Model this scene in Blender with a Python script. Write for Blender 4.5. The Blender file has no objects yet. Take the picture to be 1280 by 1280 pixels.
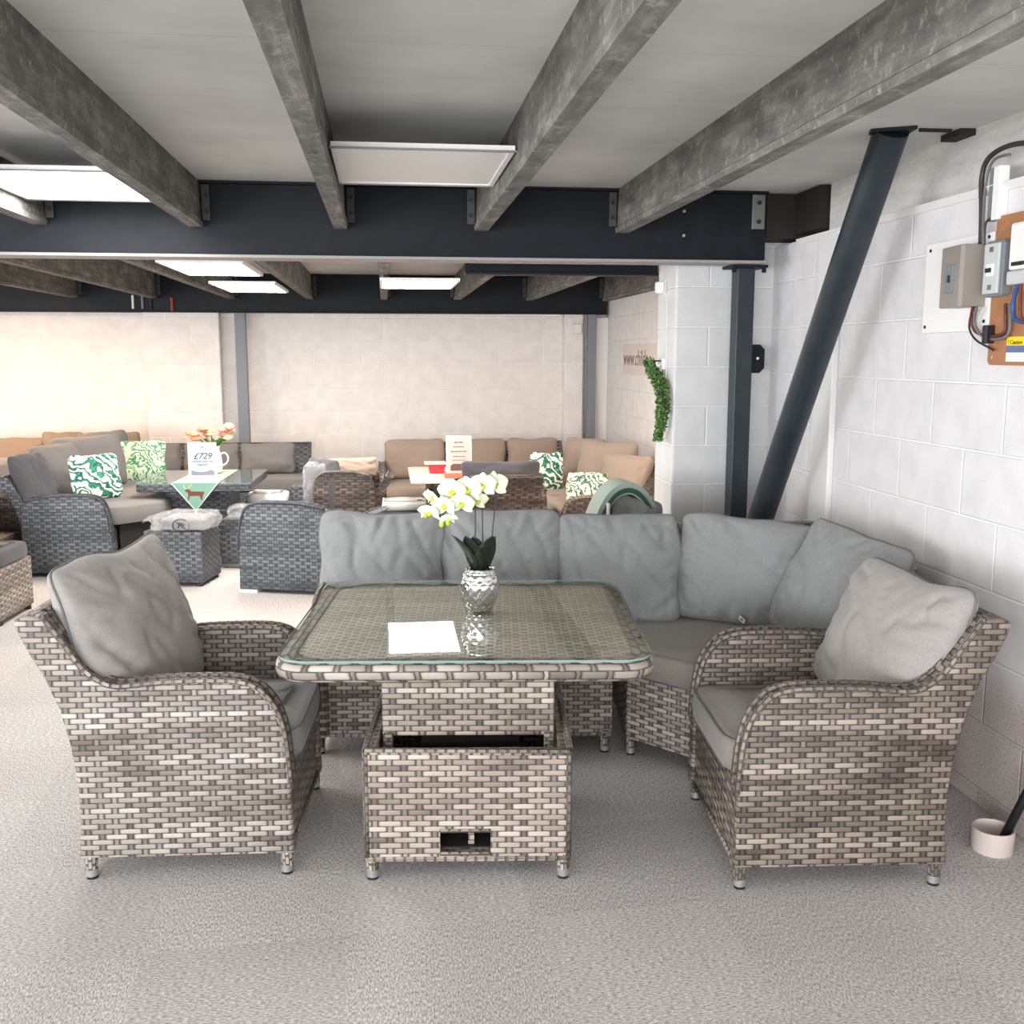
import bpy, bmesh, math, random
from mathutils import Vector, Matrix, noise as mn
R = math.radians
PI = math.pi
C = bpy.context.scene.collection
sc = bpy.context.scene
random.seed(7)

# ------------------------------------------------------------------ camera numbers (used only to turn measured pixels into places)
TH, PS, FP, HC = R(8.75), R(7.04), 1280.0, 1.55
FW = Vector((math.sin(PS)*math.cos(TH), math.cos(PS)*math.cos(TH), -math.sin(TH)))
RT = Vector((math.cos(PS), -math.sin(PS), 0))
UP = Vector((math.sin(PS)*math.sin(TH), math.cos(PS)*math.sin(TH), math.cos(TH)))
def ray(x, y): return FW + RT*((x-640)/FP) + UP*((640-y)/FP)
def PZ(x, y, z=0):
    r = ray(x, y); t = (z-HC)/r.z; return Vector((r.x*t, r.y*t, z))
def PY(x, y, Y):
    r = ray(x, y); t = Y/r.y; return Vector((r.x*t, Y, HC+r.z*t))
def PX(x, y, X):
    r = ray(x, y); t = X/r.x; return Vector((X, r.y*t, HC+r.z*t))

# ------------------------------------------------------------------ colour / node helpers
def lin(c):
    return tuple(((v/255)/12.92 if v/255 <= .04045 else ((v/255+.055)/1.055)**2.4) for v in c)+(1,)

class NT:
    def __init__(s, name):
        s.m = bpy.data.materials.new(name); s.m.use_nodes = True
        s.t = s.m.node_tree; s.t.nodes.clear()
        s.out = s.t.nodes.new('ShaderNodeOutputMaterial')
    def n(s, typ, **kw):
        nd = s.t.nodes.new(typ)
        for k, v in kw.items(): setattr(nd, k, v)
        return nd
    def put(s, sock, v):
        if isinstance(v, bpy.types.NodeSocket): s.t.links.new(v, sock)
        else: sock.default_value = v
    def math(s, op, a, b=0.0, c=None, clamp=False):
        nd = s.n('ShaderNodeMath', operation=op); nd.use_clamp = clamp
        s.put(nd.inputs[0], a); s.put(nd.inputs[1], b)
        if c is not None: s.put(nd.inputs[2], c)
        return nd.outputs[0]
    def vec(s, x=0., y=0., z=0.):
        nd = s.n('ShaderNodeCombineXYZ')
        s.put(nd.inputs[0], x); s.put(nd.inputs[1], y); s.put(nd.inputs[2], z)
        return nd.outputs[0]
    def sep(s, v):
        nd = s.n('ShaderNodeSeparateXYZ'); s.put(nd.inputs[0], v); return nd.outputs
    def mix(s, f, a, b, mode='MIX'):
        nd = s.n('ShaderNodeMix', data_type='RGBA', blend_type=mode)
        s.put(nd.inputs[0], f); s.put(nd.inputs[6], a); s.put(nd.inputs[7], b)
        return nd.outputs[2]
    def noise(s, v, scale, detail=3., rough=.5):
        nd = s.n('ShaderNodeTexNoise')
        if v is not None: s.put(nd.inputs['Vector'], v)
        s.put(nd.inputs['Scale'], scale); s.put(nd.inputs['Detail'], detail); s.put(nd.inputs['Roughness'], rough)
        return nd.outputs[0]
    def white(s, v):
        nd = s.n('ShaderNodeTexWhiteNoise', noise_dimensions='3D'); s.put(nd.inputs['Vector'], v); return nd.outputs['Value']
    def ramp(s, f, stops, interp='LINEAR'):
        nd = s.n('ShaderNodeValToRGB'); cr = nd.color_ramp; cr.interpolation = interp
        while len(cr.elements) < len(stops): cr.elements.new(.5)
        for e, (p, c) in zip(cr.elements, stops): e.position = p; e.color = c
        s.put(nd.inputs[0], f); return nd.outputs[0]
    def rng(s, v, a, b, c, d):
        nd = s.n('ShaderNodeMapRange'); s.put(nd.inputs[0], v)
        for i, k in enumerate((a, b, c, d)): nd.inputs[i+1].default_value = k
        return nd.outputs[0]
    def bsdf(s, col, rough=.6, metal=0., bump=None, bstr=.3, bdist=.01, spec=.5, **kw):
        b = s.n('ShaderNodeBsdfPrincipled')
        s.put(b.inputs['Base Color'], col); s.put(b.inputs['Roughness'], rough); s.put(b.inputs['Metallic'], metal)
        s.put(b.inputs['Specular IOR Level'], spec)
        for k, v in kw.items(): s.put(b.inputs[k.replace('_', ' ')], v)
        if bump is not None:
            bp = s.n('ShaderNodeBump'); bp.inputs['Strength'].default_value = bstr; bp.inputs['Distance'].default_value = bdist
            s.put(bp.inputs['Height'], bump); s.t.links.new(bp.outputs[0], b.inputs['Normal'])
        s.t.links.new(b.outputs[0], s.out.inputs[0])
        return s.m

def plain(name, col, rough=.6, metal=0., spec=.5, **kw):
    return NT(name).bsdf(lin(col), rough, metal, spec=spec, **kw)

def pos(n): return n.n('ShaderNodeNewGeometry').outputs['Position']
def obco(n): return n.n('ShaderNodeTexCoord').outputs['Object']
def uvco(n): return n.n('ShaderNodeTexCoord').outputs['UV']

def weave(name, light, mid, dark, gap, L=.082, p=.0163, bstr=.9, bd=.004, vis=.8, rough=.5):
    """flat plastic strands: long horizontal strips, a short upright strand between two strips"""
    n = NT(name); uv = n.sep(uvco(n))
    u = n.math('DIVIDE', uv[0], L); v = n.math('DIVIDE', uv[1], p)
    row = n.math('FLOOR', v); fv = n.math('FRACT', v)
    half = n.math('MULTIPLY', n.math('MODULO', n.math('ABSOLUTE', row), 2.), .5)
    cu = n.math('ADD', u, half); col = n.math('FLOOR', cu); fu = n.math('FRACT', cu)
    # profile of one strip: 0 at the borders, 1 in the middle
    a = n.math('DIVIDE', fu, vis)
    inx = n.math('LESS_THAN', fu, vis)
    ax = n.math('ABSOLUTE', n.math('SUBTRACT', n.math('MULTIPLY', a, 2.), 1.))
    bx_ = n.math('SUBTRACT', 1., n.math('POWER', ax, 4.))
    ay = n.math('ABSOLUTE', n.math('SUBTRACT', n.math('MULTIPLY', fv, 2.), 1.))
    by_ = n.math('SUBTRACT', 1., n.math('POWER', ay, 5.))
    strip = n.math('MULTIPLY', n.math('MULTIPLY', bx_, by_), inx)
    # upright strand
    fv2 = n.math('DIVIDE', n.math('SUBTRACT', fu, vis), 1.-vis)
    av = n.math('ABSOLUTE', n.math('SUBTRACT', n.math('MULTIPLY', fv2, 2.), 1.))
    up = n.math('MULTIPLY', n.math('SUBTRACT', 1., n.math('POWER', av, 3.)), n.math('SUBTRACT', 1., inx))
    h = n.math('ADD', strip, n.math('MULTIPLY', up, .45))
    # colour: runs of rows share a tone, each strip wanders a little
    rb = n.noise(n.vec(n.math('MULTIPLY', uv[0], 2.2), n.math('MULTIPLY', row, .31), 1.7), 1., 2., .6)
    wr = n.white(n.vec(col, row, 3.))
    wc = n.white(n.vec(n.math('FLOOR', n.math('MULTIPLY', cu, .5)), 7., 1.))
    wrow = n.white(n.vec(row, 2., 9.))
    f = n.math('ADD', n.math('MULTIPLY', n.math('SUBTRACT', rb, .5), 1.7), n.math('ADD', n.math('MULTIPLY', wr, .35), n.math('MULTIPLY', wrow, .45)))
    f = n.math('ADD', f, .08)
    cs = n.ramp(f, [(.05, lin(dark)), (.45, lin(mid)), (.9, lin(light))])
    cv = n.ramp(n.math('ADD', n.math('MULTIPLY', wc, .45), n.math('MULTIPLY', wr, .5)), [(.35, lin(dark)), (.68, lin(mid)), (.92, lin(light))])
    cc = n.mix(inx, cv, cs)
    e = n.rng(h, .05, .60, 0., 1.)
    cc = n.mix(e, lin(gap), cc)
    return n.bsdf(cc, rough, bump=h, bstr=bstr, bdist=bd, spec=.4)

def fabric(name, c, c2, sc_=420., bs=.25, rough=.9):
    n = NT(name); o = obco(n)
    fine = n.noise(o, sc_, 2., .6)
    s1 = n.noise(n.vec(*[n.math('MULTIPLY', k, m) for k, m in zip(n.sep(o), (60., 60., 900.))]), 1., 2.)
    s2 = n.noise(n.vec(*[n.math('MULTIPLY', k, m) for k, m in zip(n.sep(o), (900., 60., 60.))]), 1., 2.)
    f = n.math('ADD', n.math('MULTIPLY', fine, .4), n.math('ADD', n.math('MULTIPLY', s1, .3), n.math('MULTIPLY', s2, .3)))
    cc = n.mix(n.rng(f, .36, .64, 0., 1.), lin(c), lin(c2))
    big = n.noise(o, 5., 3.)
    hh = n.math('ADD', n.math('MULTIPLY', f, .15), big)
    return n.bsdf(cc, rough, bump=hh, bstr=bs, bdist=.012, spec=.2, Sheen_Weight=.15)

def blockwall(name, ax, bw=.475, bh=.238, col=(238, 234, 232), z0=0., mort=.6, lower=None, mc=1.03):
    n = NT(name); P = n.sep(pos(n))
    v = n.vec(P[ax], n.math('SUBTRACT', P[2], z0), 0.)
    b = n.n('ShaderNodeTexBrick'); n.put(b.inputs['Vector'], v)
    b.offset = .5; b.inputs['Scale'].default_value = 1.; b.inputs['Brick Width'].default_value = bw
    b.inputs['Row Height'].default_value = bh; b.inputs['Mortar Size'].default_value = .006; b.inputs['Mortar Smooth'].default_value = .6
    b.inputs['Color1'].default_value = (1, 1, 1, 1); b.inputs['Color2'].default_value = (1, 1, 1, 1)
    dist = n.noise(pos(n), 3., 3.)
    fac = b.outputs['Fac']
    g = n.noise(pos(n), 9., 4.); gg = n.noise(pos(n), 160., 3.)
    base = n.mix(n.rng(g, .35, .7, 0., 1.), lin(col), lin(tuple(int(k*.955) for k in col)))
    base = n.mix(n.math('MULTIPLY', fac, mort), base, lin(tuple(int(min(255, k*mc)) for k in col)))  # mortar lighter than the blocks, its highlight put into the colour
    if lower:   # unpainted, worn lower courses
        m = n.rng(n.math('ADD', P[2], n.math('MULTIPLY', dist, .25)), lower, lower+.14, 1., 0.)
        sp = n.mix(n.rng(gg, .35, .65, 0., 1.), lin((142, 127, 117)), lin((194, 178, 168)))
        base = n.mix(n.math('MULTIPLY', m, .75), base, sp)
    h = n.math('ADD', n.math('MULTIPLY', n.math('SUBTRACT', 1., fac), 1.), n.math('ADD', n.math('MULTIPLY', gg, .25), n.math('MULTIPLY', dist, .5)))
    return n.bsdf(base, .55, bump=h, bstr=.6, bdist=.008, spec=.3)

# ------------------------------------------------------------------ materials
M = {}
M['weave'] = weave('rattan_grey_brown', (178, 170, 163), (139, 130, 122), (98, 89, 83), (48, 42, 38))
M['weave_r'] = weave('rattan_brown_grey', (160, 148, 136), (114, 103, 93), (76, 68, 61), (34, 29, 26))  # same rattan, darker and browner: the weaker light is put into its colour
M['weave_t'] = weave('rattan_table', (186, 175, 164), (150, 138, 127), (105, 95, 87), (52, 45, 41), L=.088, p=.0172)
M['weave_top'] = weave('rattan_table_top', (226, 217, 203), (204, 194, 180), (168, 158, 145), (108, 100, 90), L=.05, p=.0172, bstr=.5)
M['weave_slate'] = weave('rattan_slate', (116, 120, 124), (96, 99, 104), (74, 77, 82), (38, 40, 44), L=.075, p=.022, vis=.78)
M['weave_choc'] = weave('rattan_dark_brown', (112, 98, 90), (78, 68, 62), (52, 45, 41), (26, 22, 20), L=.09, p=.022)
M['braid'] = weave('rattan_braid', (178, 168, 158), (136, 126, 116), (96, 88, 80), (50, 44, 40), L=.03, p=.012, vis=.86)
M['braid_slate'] = weave('rattan_braid_slate', (112, 118, 124), (88, 93, 99), (66, 70, 76), (34, 36, 40), L=.03, p=.012, vis=.86)
M['grey'] = fabric('cushion_fabric_grey', (122, 124, 124), (146, 148, 147))
M['grey_warm'] = fabric('cushion_fabric_warm_grey', (138, 134, 130), (164, 159, 155))
M['seat_r'] = fabric('cushion_fabric_taupe', (112, 106, 99), (134, 127, 119))
M['piping'] = plain('piping_fabric', (108, 108, 108), .8)
M['taupe'] = fabric('cushion_fabric_beige', (146, 130, 118), (166, 149, 136), bs=.4)
M['slate'] = fabric('cushion_fabric_slate', (110, 107, 106), (130, 127, 126), bs=.4)
M['slate_d'] = fabric('cushion_fabric_dark', (72, 72, 76), (90, 89, 92), bs=.4)
M['brownc'] = fabric('cushion_fabric_brown', (124, 106, 92), (144, 126, 110), bs=.4)
M['silver'] = plain('brushed_aluminium', (190, 190, 190), .35, .8)
M['rubber'] = plain('black_rubber', (22, 22, 22), .7)
M['black'] = plain('black_plastic', (24, 24, 26), .5)
M['darkin'] = plain('dark_board', (30, 27, 25), .8)  # dark inner parts; in the wall openings this colour stands in for shade
M['white'] = plain('white_plastic', (236, 234, 232), .45)
M['wpaint'] = plain('white_paint', (226, 224, 222), .5)
M['cleat'] = plain('dull_dark_steel', (70, 70, 70), .6, .3)
M['galv'] = plain('galvanised_steel', (128, 128, 126), .45, .6)

n = NT('dark_steel_paint'); g = n.noise(pos(n), 12., 4.)
M['steel'] = n.bsdf(n.mix(n.rng(g, .3, .7, 0., 1.), lin((15, 19, 24)), lin((22, 28, 34))), .55, bump=g, bstr=.08, bdist=.003, spec=.22)
n = NT('brace_steel_paint'); g = n.noise(pos(n), 12., 4.)
M['steel2'] = n.bsdf(n.mix(n.rng(g, .3, .7, 0., 1.), lin((34, 42, 48)), lin((44, 52, 58))), .42, bump=g, bstr=.08, bdist=.003, spec=.4)
n = NT('grey_steel_paint')
M['steel_l'] = n.bsdf(lin((120, 124, 130)), .5)

n = NT('carpet'); P = pos(n); xyz = n.sep(P)
# carpet tiles, pile turned by a quarter from tile to tile
ca, sa = math.cos(R(3)), math.sin(R(3))
tx = n.math('FLOOR', n.math('DIVIDE', n.math('ADD', n.math('MULTIPLY', xyz[0], ca), n.math('MULTIPLY', xyz[1], sa)), .52))
ty = n.math('FLOOR', n.math('DIVIDE', n.math('SUBTRACT', n.math('MULTIPLY', xyz[1], ca), n.math('MULTIPLY', xyz[0], sa)), .52))
par = n.math('MODULO', n.math('ABSOLUTE', n.math('ADD', tx, ty)), 2.)
na = n.noise(n.vec(n.math('MULTIPLY', xyz[0], 260.), n.math('MULTIPLY', xyz[1], 80.), 0.), 1., 3., .7)
nb = n.noise(n.vec(n.math('MULTIPLY', xyz[0], 80.), n.math('MULTIPLY', xyz[1], 260.), 0.), 1., 3., .7)
f = n.mix(par, na, nb)
big = n.noise(P, 1.3, 3.)
cc = n.ramp(n.rng(f, .33, .67, 0., 1.), [(0., lin((126, 121, 118))), (.5, lin((186, 182, 179))), (1., lin((232, 229, 227)))])
cc = n.mix(n.math('MULTIPLY', n.white(n.vec(tx, ty, 4.)), .16), cc, lin((120, 114, 112)))
cc = n.mix(n.rng(big, .4, .75, 0., .16), cc, lin((118, 110, 108)))
M['carpet'] = n.bsdf(cc, .95, bump=f, bstr=.5, bdist=.006, spec=.1)

n = NT('ceiling_board'); P = pos(n); xyz = n.sep(P)
g = n.noise(P, 2.2, 5.); g2 = n.noise(n.vec(n.math('MULTIPLY', xyz[0], 3.), n.math('MULTIPLY', xyz[1], 14.), 0.), 1., 4.)
jo = n.math('ABSOLUTE', n.math('SUBTRACT', n.math('FRACT', n.math('DIVIDE', n.math('ADD', xyz[1], n.math('MULTIPLY', g2, .03)), .62)), .5))
jl = n.rng(jo, 0., .006, 1., 0.)
cc = n.mix(n.rng(n.math('ADD', n.math('MULTIPLY', g, .8), n.math('MULTIPLY', g2, .2)), .35, .68, 0., 1.), lin((218, 218, 215)), lin((196, 196, 194)))
cc = n.mix(n.math('MULTIPLY', jl, .3), cc, lin((110, 108, 106)))
M['ceil'] = n.bsdf(cc, .85, bump=g, bstr=.1, bdist=.01, spec=.2)

def concrete(name, c1, c2, c3):
    n = NT(name); P = n.sep(pos(n))
    a = n.noise(n.vec(n.math('MULTIPLY', P[0], 9.), n.math('MULTIPLY', P[1], 5.), n.math('MULTIPLY', P[2], 9.)), 1., 6., .65)
    st = n.noise(n.vec(n.math('MULTIPLY', P[0], 40.), n.math('MULTIPLY', P[1], 4.), n.math('MULTIPLY', P[2], 30.)), 1., 4., .6)
    f = n.math('ADD', n.math('MULTIPLY', a, .6), n.math('MULTIPLY', st, .4))
    cc = n.ramp(f, [(.32, lin(c1)), (.5, lin(c2)), (.68, lin(c3))])
    sp = n.noise(pos(n), 28., 5., .7)
    cc = n.mix(n.rng(sp, .56, .74, 0., .6), cc, lin((190, 186, 178)))
    return n.bsdf(cc, .8, bump=n.math('ADD', f, n.math('MULTIPLY', sp, .5)), bstr=.5, bdist=.01, spec=.25)
M['joist'] = concrete('joist_concrete', (76, 75, 72), (110, 108, 104), (152, 149, 144))
M['upper'] = concrete('upper_wall_render', (190, 188, 184), (206, 204, 200), (222, 220, 217))
M['wall_far'] = blockwall('white_block_wall', 0, mort=.9, mc=1.09, col=(233, 227, 223), z0=.02)
M['wall_r'] = blockwall('white_block_wall_side', 1, bw=.45, bh=.232, z0=.06, mc=1.1, mort=.8, col=(224, 221, 222), lower=.52)
M['wall_rf'] = blockwall('white_block_wall_far_side', 1, z0=.02, col=(238, 232, 228))
M['column_m'] = blockwall('white_block_column', 0, bw=.42, bh=.205, z0=.05, mc=1.1, mort=.8, col=(214, 213, 213))

def glasspane(name, tint, rough=.01, ior=1.5):
    n = NT(name)
    tr = n.n('ShaderNodeBsdfTransparent'); tr.inputs[0].default_value = tint
    gl = n.n('ShaderNodeBsdfGlossy'); gl.inputs['Roughness'].default_value = rough
    fr = n.n('ShaderNodeFresnel'); fr.inputs[0].default_value = ior
    mx = n.n('ShaderNodeMixShader')
    bf = n.n('ShaderNodeNewGeometry').outputs['Backfacing']
    n.put(mx.inputs[0], n.math('MULTIPLY', fr.outputs[0], n.math('SUBTRACT', 1., bf))); n.t.links.new(tr.outputs[0], mx.inputs[1]); n.t.links.new(gl.outputs[0], mx.inputs[2])
    n.t.links.new(mx.outputs[0], n.out.inputs[0]); return n.m
M['glass'] = glasspane('table_glass', (.955, .975, .962, 1), ior=2.3)
M['glass_edge'] = plain('glass_edge_green', (120, 148, 142), .1)
def plasticwrap(name):
    n = NT(name)
    tr = n.n('ShaderNodeBsdfTransparent'); tr.inputs[0].default_value = (.97, .97, .98, 1)
    b = n.n('ShaderNodeBsdfPrincipled'); b.inputs['Base Color'].default_value = (.85, .86, .88, 1); b.inputs['Roughness'].default_value = .18
    w = n.noise(obco(n), 14., 5., .6); bp = n.n('ShaderNodeBump'); bp.inputs['Strength'].default_value = .8; bp.inputs['Distance'].default_value = .03
    n.put(bp.inputs['Height'], w); n.t.links.new(bp.outputs[0], b.inputs['Normal'])
    mx = n.n('ShaderNodeMixShader'); mx.inputs[0].default_value = .2
    n.t.links.new(tr.outputs[0], mx.inputs[1]); n.t.links.new(b.outputs[0], mx.inputs[2]); n.t.links.new(mx.outputs[0], n.out.inputs[0]); return n.m
M['wrap'] = plasticwrap('clear_plastic_wrap')

def leafprint(name, bg, g1, g2, scale=7.):
    n = NT(name); o = obco(n)
    w = n.noise(o, scale*.8, 2.); vv = n.n('ShaderNodeVectorMath', operation='ADD'); n.put(vv.inputs[0], o)
    n.put(vv.inputs[1], n.vec(n.math('MULTIPLY', w, .22), 0., n.math('MULTIPLY', w, .3)))
    wv = n.n('ShaderNodeTexWave', wave_type='BANDS', bands_direction='DIAGONAL'); n.put(wv.inputs['Vector'], vv.outputs[0])
    wv.inputs['Scale'].default_value = scale; wv.inputs['Distortion'].default_value = 9.; wv.inputs['Detail'].default_value = 2.; wv.inputs['Detail Scale'].default_value = 2.5
    vo = n.noise(o, scale*1.4, 1.)
    cc = n.ramp(wv.outputs[0], [(.0, lin(bg)), (.18, lin(bg)), (.24, lin(g1)), (.5, lin(g2)), (.58, lin(g1)), (.86, lin(g1)), (.92, lin(bg))])
    cc = n.mix(n.rng(vo, .6, .64, 0., 1.), cc, lin(bg))
    return n.bsdf(cc, .8)
M['leafp'] = leafprint('leaf_print_green', (236, 234, 224), (14, 92, 76), (60, 150, 122), 3.2)
M['leafp2'] = leafprint('leaf_print_dense', (196, 214, 190), (66, 130, 98), (104, 160, 122), 4.5)
M['leafp3'] = leafprint('leaf_print_pale', (240, 232, 216), (60, 104, 84), (110, 150, 124), 4.)

def emis(name, col, st):
    n = NT(name); e = n.n('ShaderNodeEmission'); e.inputs[0].default_value = col; e.inputs[1].default_value = st
    n.t.links.new(e.outputs[0], n.out.inputs[0]); return n.m
M['lit'] = emis('lit_diffuser', (1, .985, .97, 1), 16.)
M['lit_far'] = emis('lit_diffuser_far', (1, .95, .88, 1), 28.)

# ------------------------------------------------------------------ object helpers
def boxuv(me):
    uvl = me.uv_layers.new(name='UVMap')
    for p in me.polygons:
        nx, ny, nz = p.normal
        for li in p.loop_indices:
            co = me.vertices[me.loops[li].vertex_index].co
            if abs(nz) > .75: uvl.data[li].uv = (co.x, co.y)
            elif abs(abs(nx)-abs(ny)) < .5 and abs(nx) > .3 and abs(ny) > .3:
                t = Vector((-ny, nx)).normalized(); uvl.data[li].uv = (co.x*t.x+co.y*t.y, co.z)
            elif abs(nx) > abs(ny): uvl.data[li].uv = (co.y, co.z)
            else: uvl.data[li].uv = (co.x, co.z)

def obj(name, bm, mat, parent=None, smooth=False, uv=True, auto=None):
    me = bpy.data.meshes.new(name)
    if uv != 'keep': bmesh.ops.recalc_face_normals(bm, faces=bm.faces)
    bm.to_mesh(me); bm.free()
    if uv is True: boxuv(me)
    if smooth:
        for p in me.polygons: p.use_smooth = True
        if auto: 
            me.set_sharp_from_angle(angle=R(auto))
    for m in (mat if isinstance(mat, (list, tuple)) else [mat]): me.materials.append(m)
    o = bpy.data.objects.new(name, me); C.objects.link(o)
    if parent: o.parent = parent
    return o

def tag(o, label, cat, group=None, kind=None):
    o['label'] = label; o['category'] = cat
    if group: o['group'] = group
    if kind: o['kind'] = kind
    return o
def thing(name, label, cat, loc=(0, 0, 0), rz=0., group=None):
    o = bpy.data.objects.new(name, None); C.objects.link(o); o.empty_display_size = .1
    o.location = loc; o.rotation_euler = (0, 0, rz); return tag(o, label, cat, group)
def struct(name, bm, mat, label, cat='structure', **kw):
    o = obj(name, bm, mat, **kw); o['kind'] = 'structure'; o['label'] = label; o['category'] = cat; return o
def copy_tree(o, parent=None):
    c = o.copy(); C.objects.link(c); c.parent = parent
    for ch in o.children: copy_tree(ch, c)
    return c

def add_box(bm, lo, hi, bev=0., mat=None, seg=2):
    lo, hi = Vector(lo), Vector(hi)
    r = bmesh.ops.create_cube(bm, size=1.)
    vs = r['verts']; d = hi-lo; c = (hi+lo)/2
    for v in vs: v.co = Vector((v.co.x*d.x, v.co.y*d.y, v.co.z*d.z))+c
    if mat is not None:
        for v in vs: v.co = mat @ v.co
    if bev > 0:
        es = {e for v in vs for e in v.link_edges}
        bmesh.ops.bevel(bm, geom=list(es), offset=bev, segments=seg, affect='EDGES', profile=.5)
    return bm
def box(lo, hi, bev=0., mat=None): return add_box(bmesh.new(), lo, hi, bev, mat)

def prism(poly, h0, h1, axis='z', bev=0., bm=None, seg=2):
    """polygon in a plane pushed along an axis. axis z: (x,y); axis x: poly is (y,z); axis y: poly is (x,z)"""
    own = bm is None
    tb = bmesh.new()
    def mk(a, b, h): return {'z': (a, b, h), 'x': (h, a, b), 'y': (a, h, b)}[axis]
    A = [tb.verts.new(mk(a, b, h0)) for a, b in poly]; B = [tb.verts.new(mk(a, b, h1)) for a, b in poly]
    tb.faces.new(A); tb.faces.new(B[::-1])
    k = len(poly)
    for i in range(k): tb.faces.new((A[i], A[(i+1) % k], B[(i+1) % k], B[i]))
    bmesh.ops.recalc_face_normals(tb, faces=tb.faces)
    if bev:
        caps = [f for f in tb.faces if len(f.verts) == k] if k != 4 else None
        es = [e for e in tb.edges if caps is None or any(f in caps for f in e.link_faces)]
        bmesh.ops.bevel(tb, geom=es, offset=bev, segments=seg, affect='EDGES', profile=.5, clamp_overlap=True)
    if own: return tb
    me = bpy.data.meshes.new('t'); tb.to_mesh(me); tb.free(); bm.from_mesh(me); bpy.data.meshes.remove(me); return bm

def catmull(pts, sub=6, closed=False):
    P = [Vector(p) for p in pts]; n_ = len(P); out = []
    rng = range(n_ if closed else n_-1)
    for i in rng:
        p0 = P[(i-1) % n_] if closed or i > 0 else P[0]; p1 = P[i]; p2 = P[(i+1) % n_]
        p3 = P[(i+2) % n_] if closed or i+2 < n_ else P[-1]
        for s in range(sub):
            t = s/sub
            out.append(.5*((2*p1)+(-p0+p2)*t+(2*p0-5*p1+4*p2-p3)*t*t+(-p0+3*p1-3*p2+p3)*t**3))
    if not closed: out.append(P[-1])
    return out

def add_tube(bm, pts, r, n_=8, closed=False, uvl=None, caps=True, flat=1.):
    P = [Vector(p) for p in pts]; k = len(P); rings = []; L = 0.
    if uvl is None: uvl = bm.loops.layers.uv.verify()
    up = None; lens = []
    for i in range(k):
        a = P[(i-1) % k] if (closed or i > 0) else P[0]; b = P[(i+1) % k] if (closed or i < k-1) else P[-1]
        t = (b-a); t = t.normalized() if t.length > 1e-9 else Vector((0, 0, 1))
        if up is None: up = Vector((0, 0, 1)) if abs(t.z) < .9 else Vector((1, 0, 0))
        s = t.cross(up).normalized(); up = s.cross(t).normalized()
        rr = r[i] if isinstance(r, (list, tuple)) else r
        rings.append([bm.verts.new(P[i]+(s*math.cos(2*PI*j/n_)+up*math.sin(2*PI*j/n_)*flat)*rr) for j in range(n_)])
        if i: L += (P[i]-P[i-1]).length
        lens.append(L)
    rm = max(r) if isinstance(r, (list, tuple)) else r
    for i in range(k if closed else k-1):
        A, B = rings[i], rings[(i+1) % k]
        la, lb = lens[i], (lens[i+1] if i+1 < k else L+(P[0]-P[-1]).length)
        for j in range(n_):
            f = bm.faces.new((A[j], A[(j+1) % n_], B[(j+1) % n_], B[j]))
            us = [(la, j/n_*2*PI*rm), (la, (j+1)/n_*2*PI*rm), (lb, (j+1)/n_*2*PI*rm), (lb, j/n_*2*PI*rm)]
            for lp, w in zip(f.loops, us): lp[uvl].uv = (w[0], w[1])
    if not closed and caps:
        bm.faces.new(rings[0][::-1]); bm.faces.new(rings[-1])
    return bm
def tube(pts, r, n_=8, **kw): return add_tube(bmesh.new(), pts, r, n_, **kw)

def add_lathe(bm, prof, n_=32, cx=0, cy=0, cap0=True, cap1=True):
    rings = [[bm.verts.new((cx+r_*math.cos(2*PI*j/n_), cy+r_*math.sin(2*PI*j/n_), z)) for j in range(n_)] for r_, z in prof]
    for A, B in zip(rings, rings[1:]):
        for j in range(n_): bm.faces.new((A[j], A[(j+1) % n_], B[(j+1) % n_], B[j]))
    if cap0: bm.faces.new(rings[0][::-1])
    if cap1: bm.faces.new(rings[-1])
    return bm
def lathe(prof, n_=32, **kw): return add_lathe(bmesh.new(), prof, n_, **kw)

def rrect(x0, y0, x1, y1, r, k=6):
    out = []
    for cx, cy, a0 in ((x1-r, y1-r, 0), (x0+r, y1-r, 90), (x0+r, y0+r, 180), (x1-r, y0+r, 270)):
        for i in range(k+1):
            a = R(a0+90*i/k); out.append((cx+r*math.cos(a), cy+r*math.sin(a)))
    return out

def loft(sections, mat_uv=True):
    """list of closed rings (equal counts) -> skin with caps"""
    bm = bmesh.new(); rg = [[bm.verts.new(p) for p in s] for s in sections]; k = len(rg[0])
    for A, B in zip(rg, rg[1:]):
        for j in range(k): bm.faces.new((A[j], A[(j+1) % k], B[(j+1) % k], B[j]))
    bm.faces.new(rg[0][::-1]); bm.faces.new(rg[-1]); return bm

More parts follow.
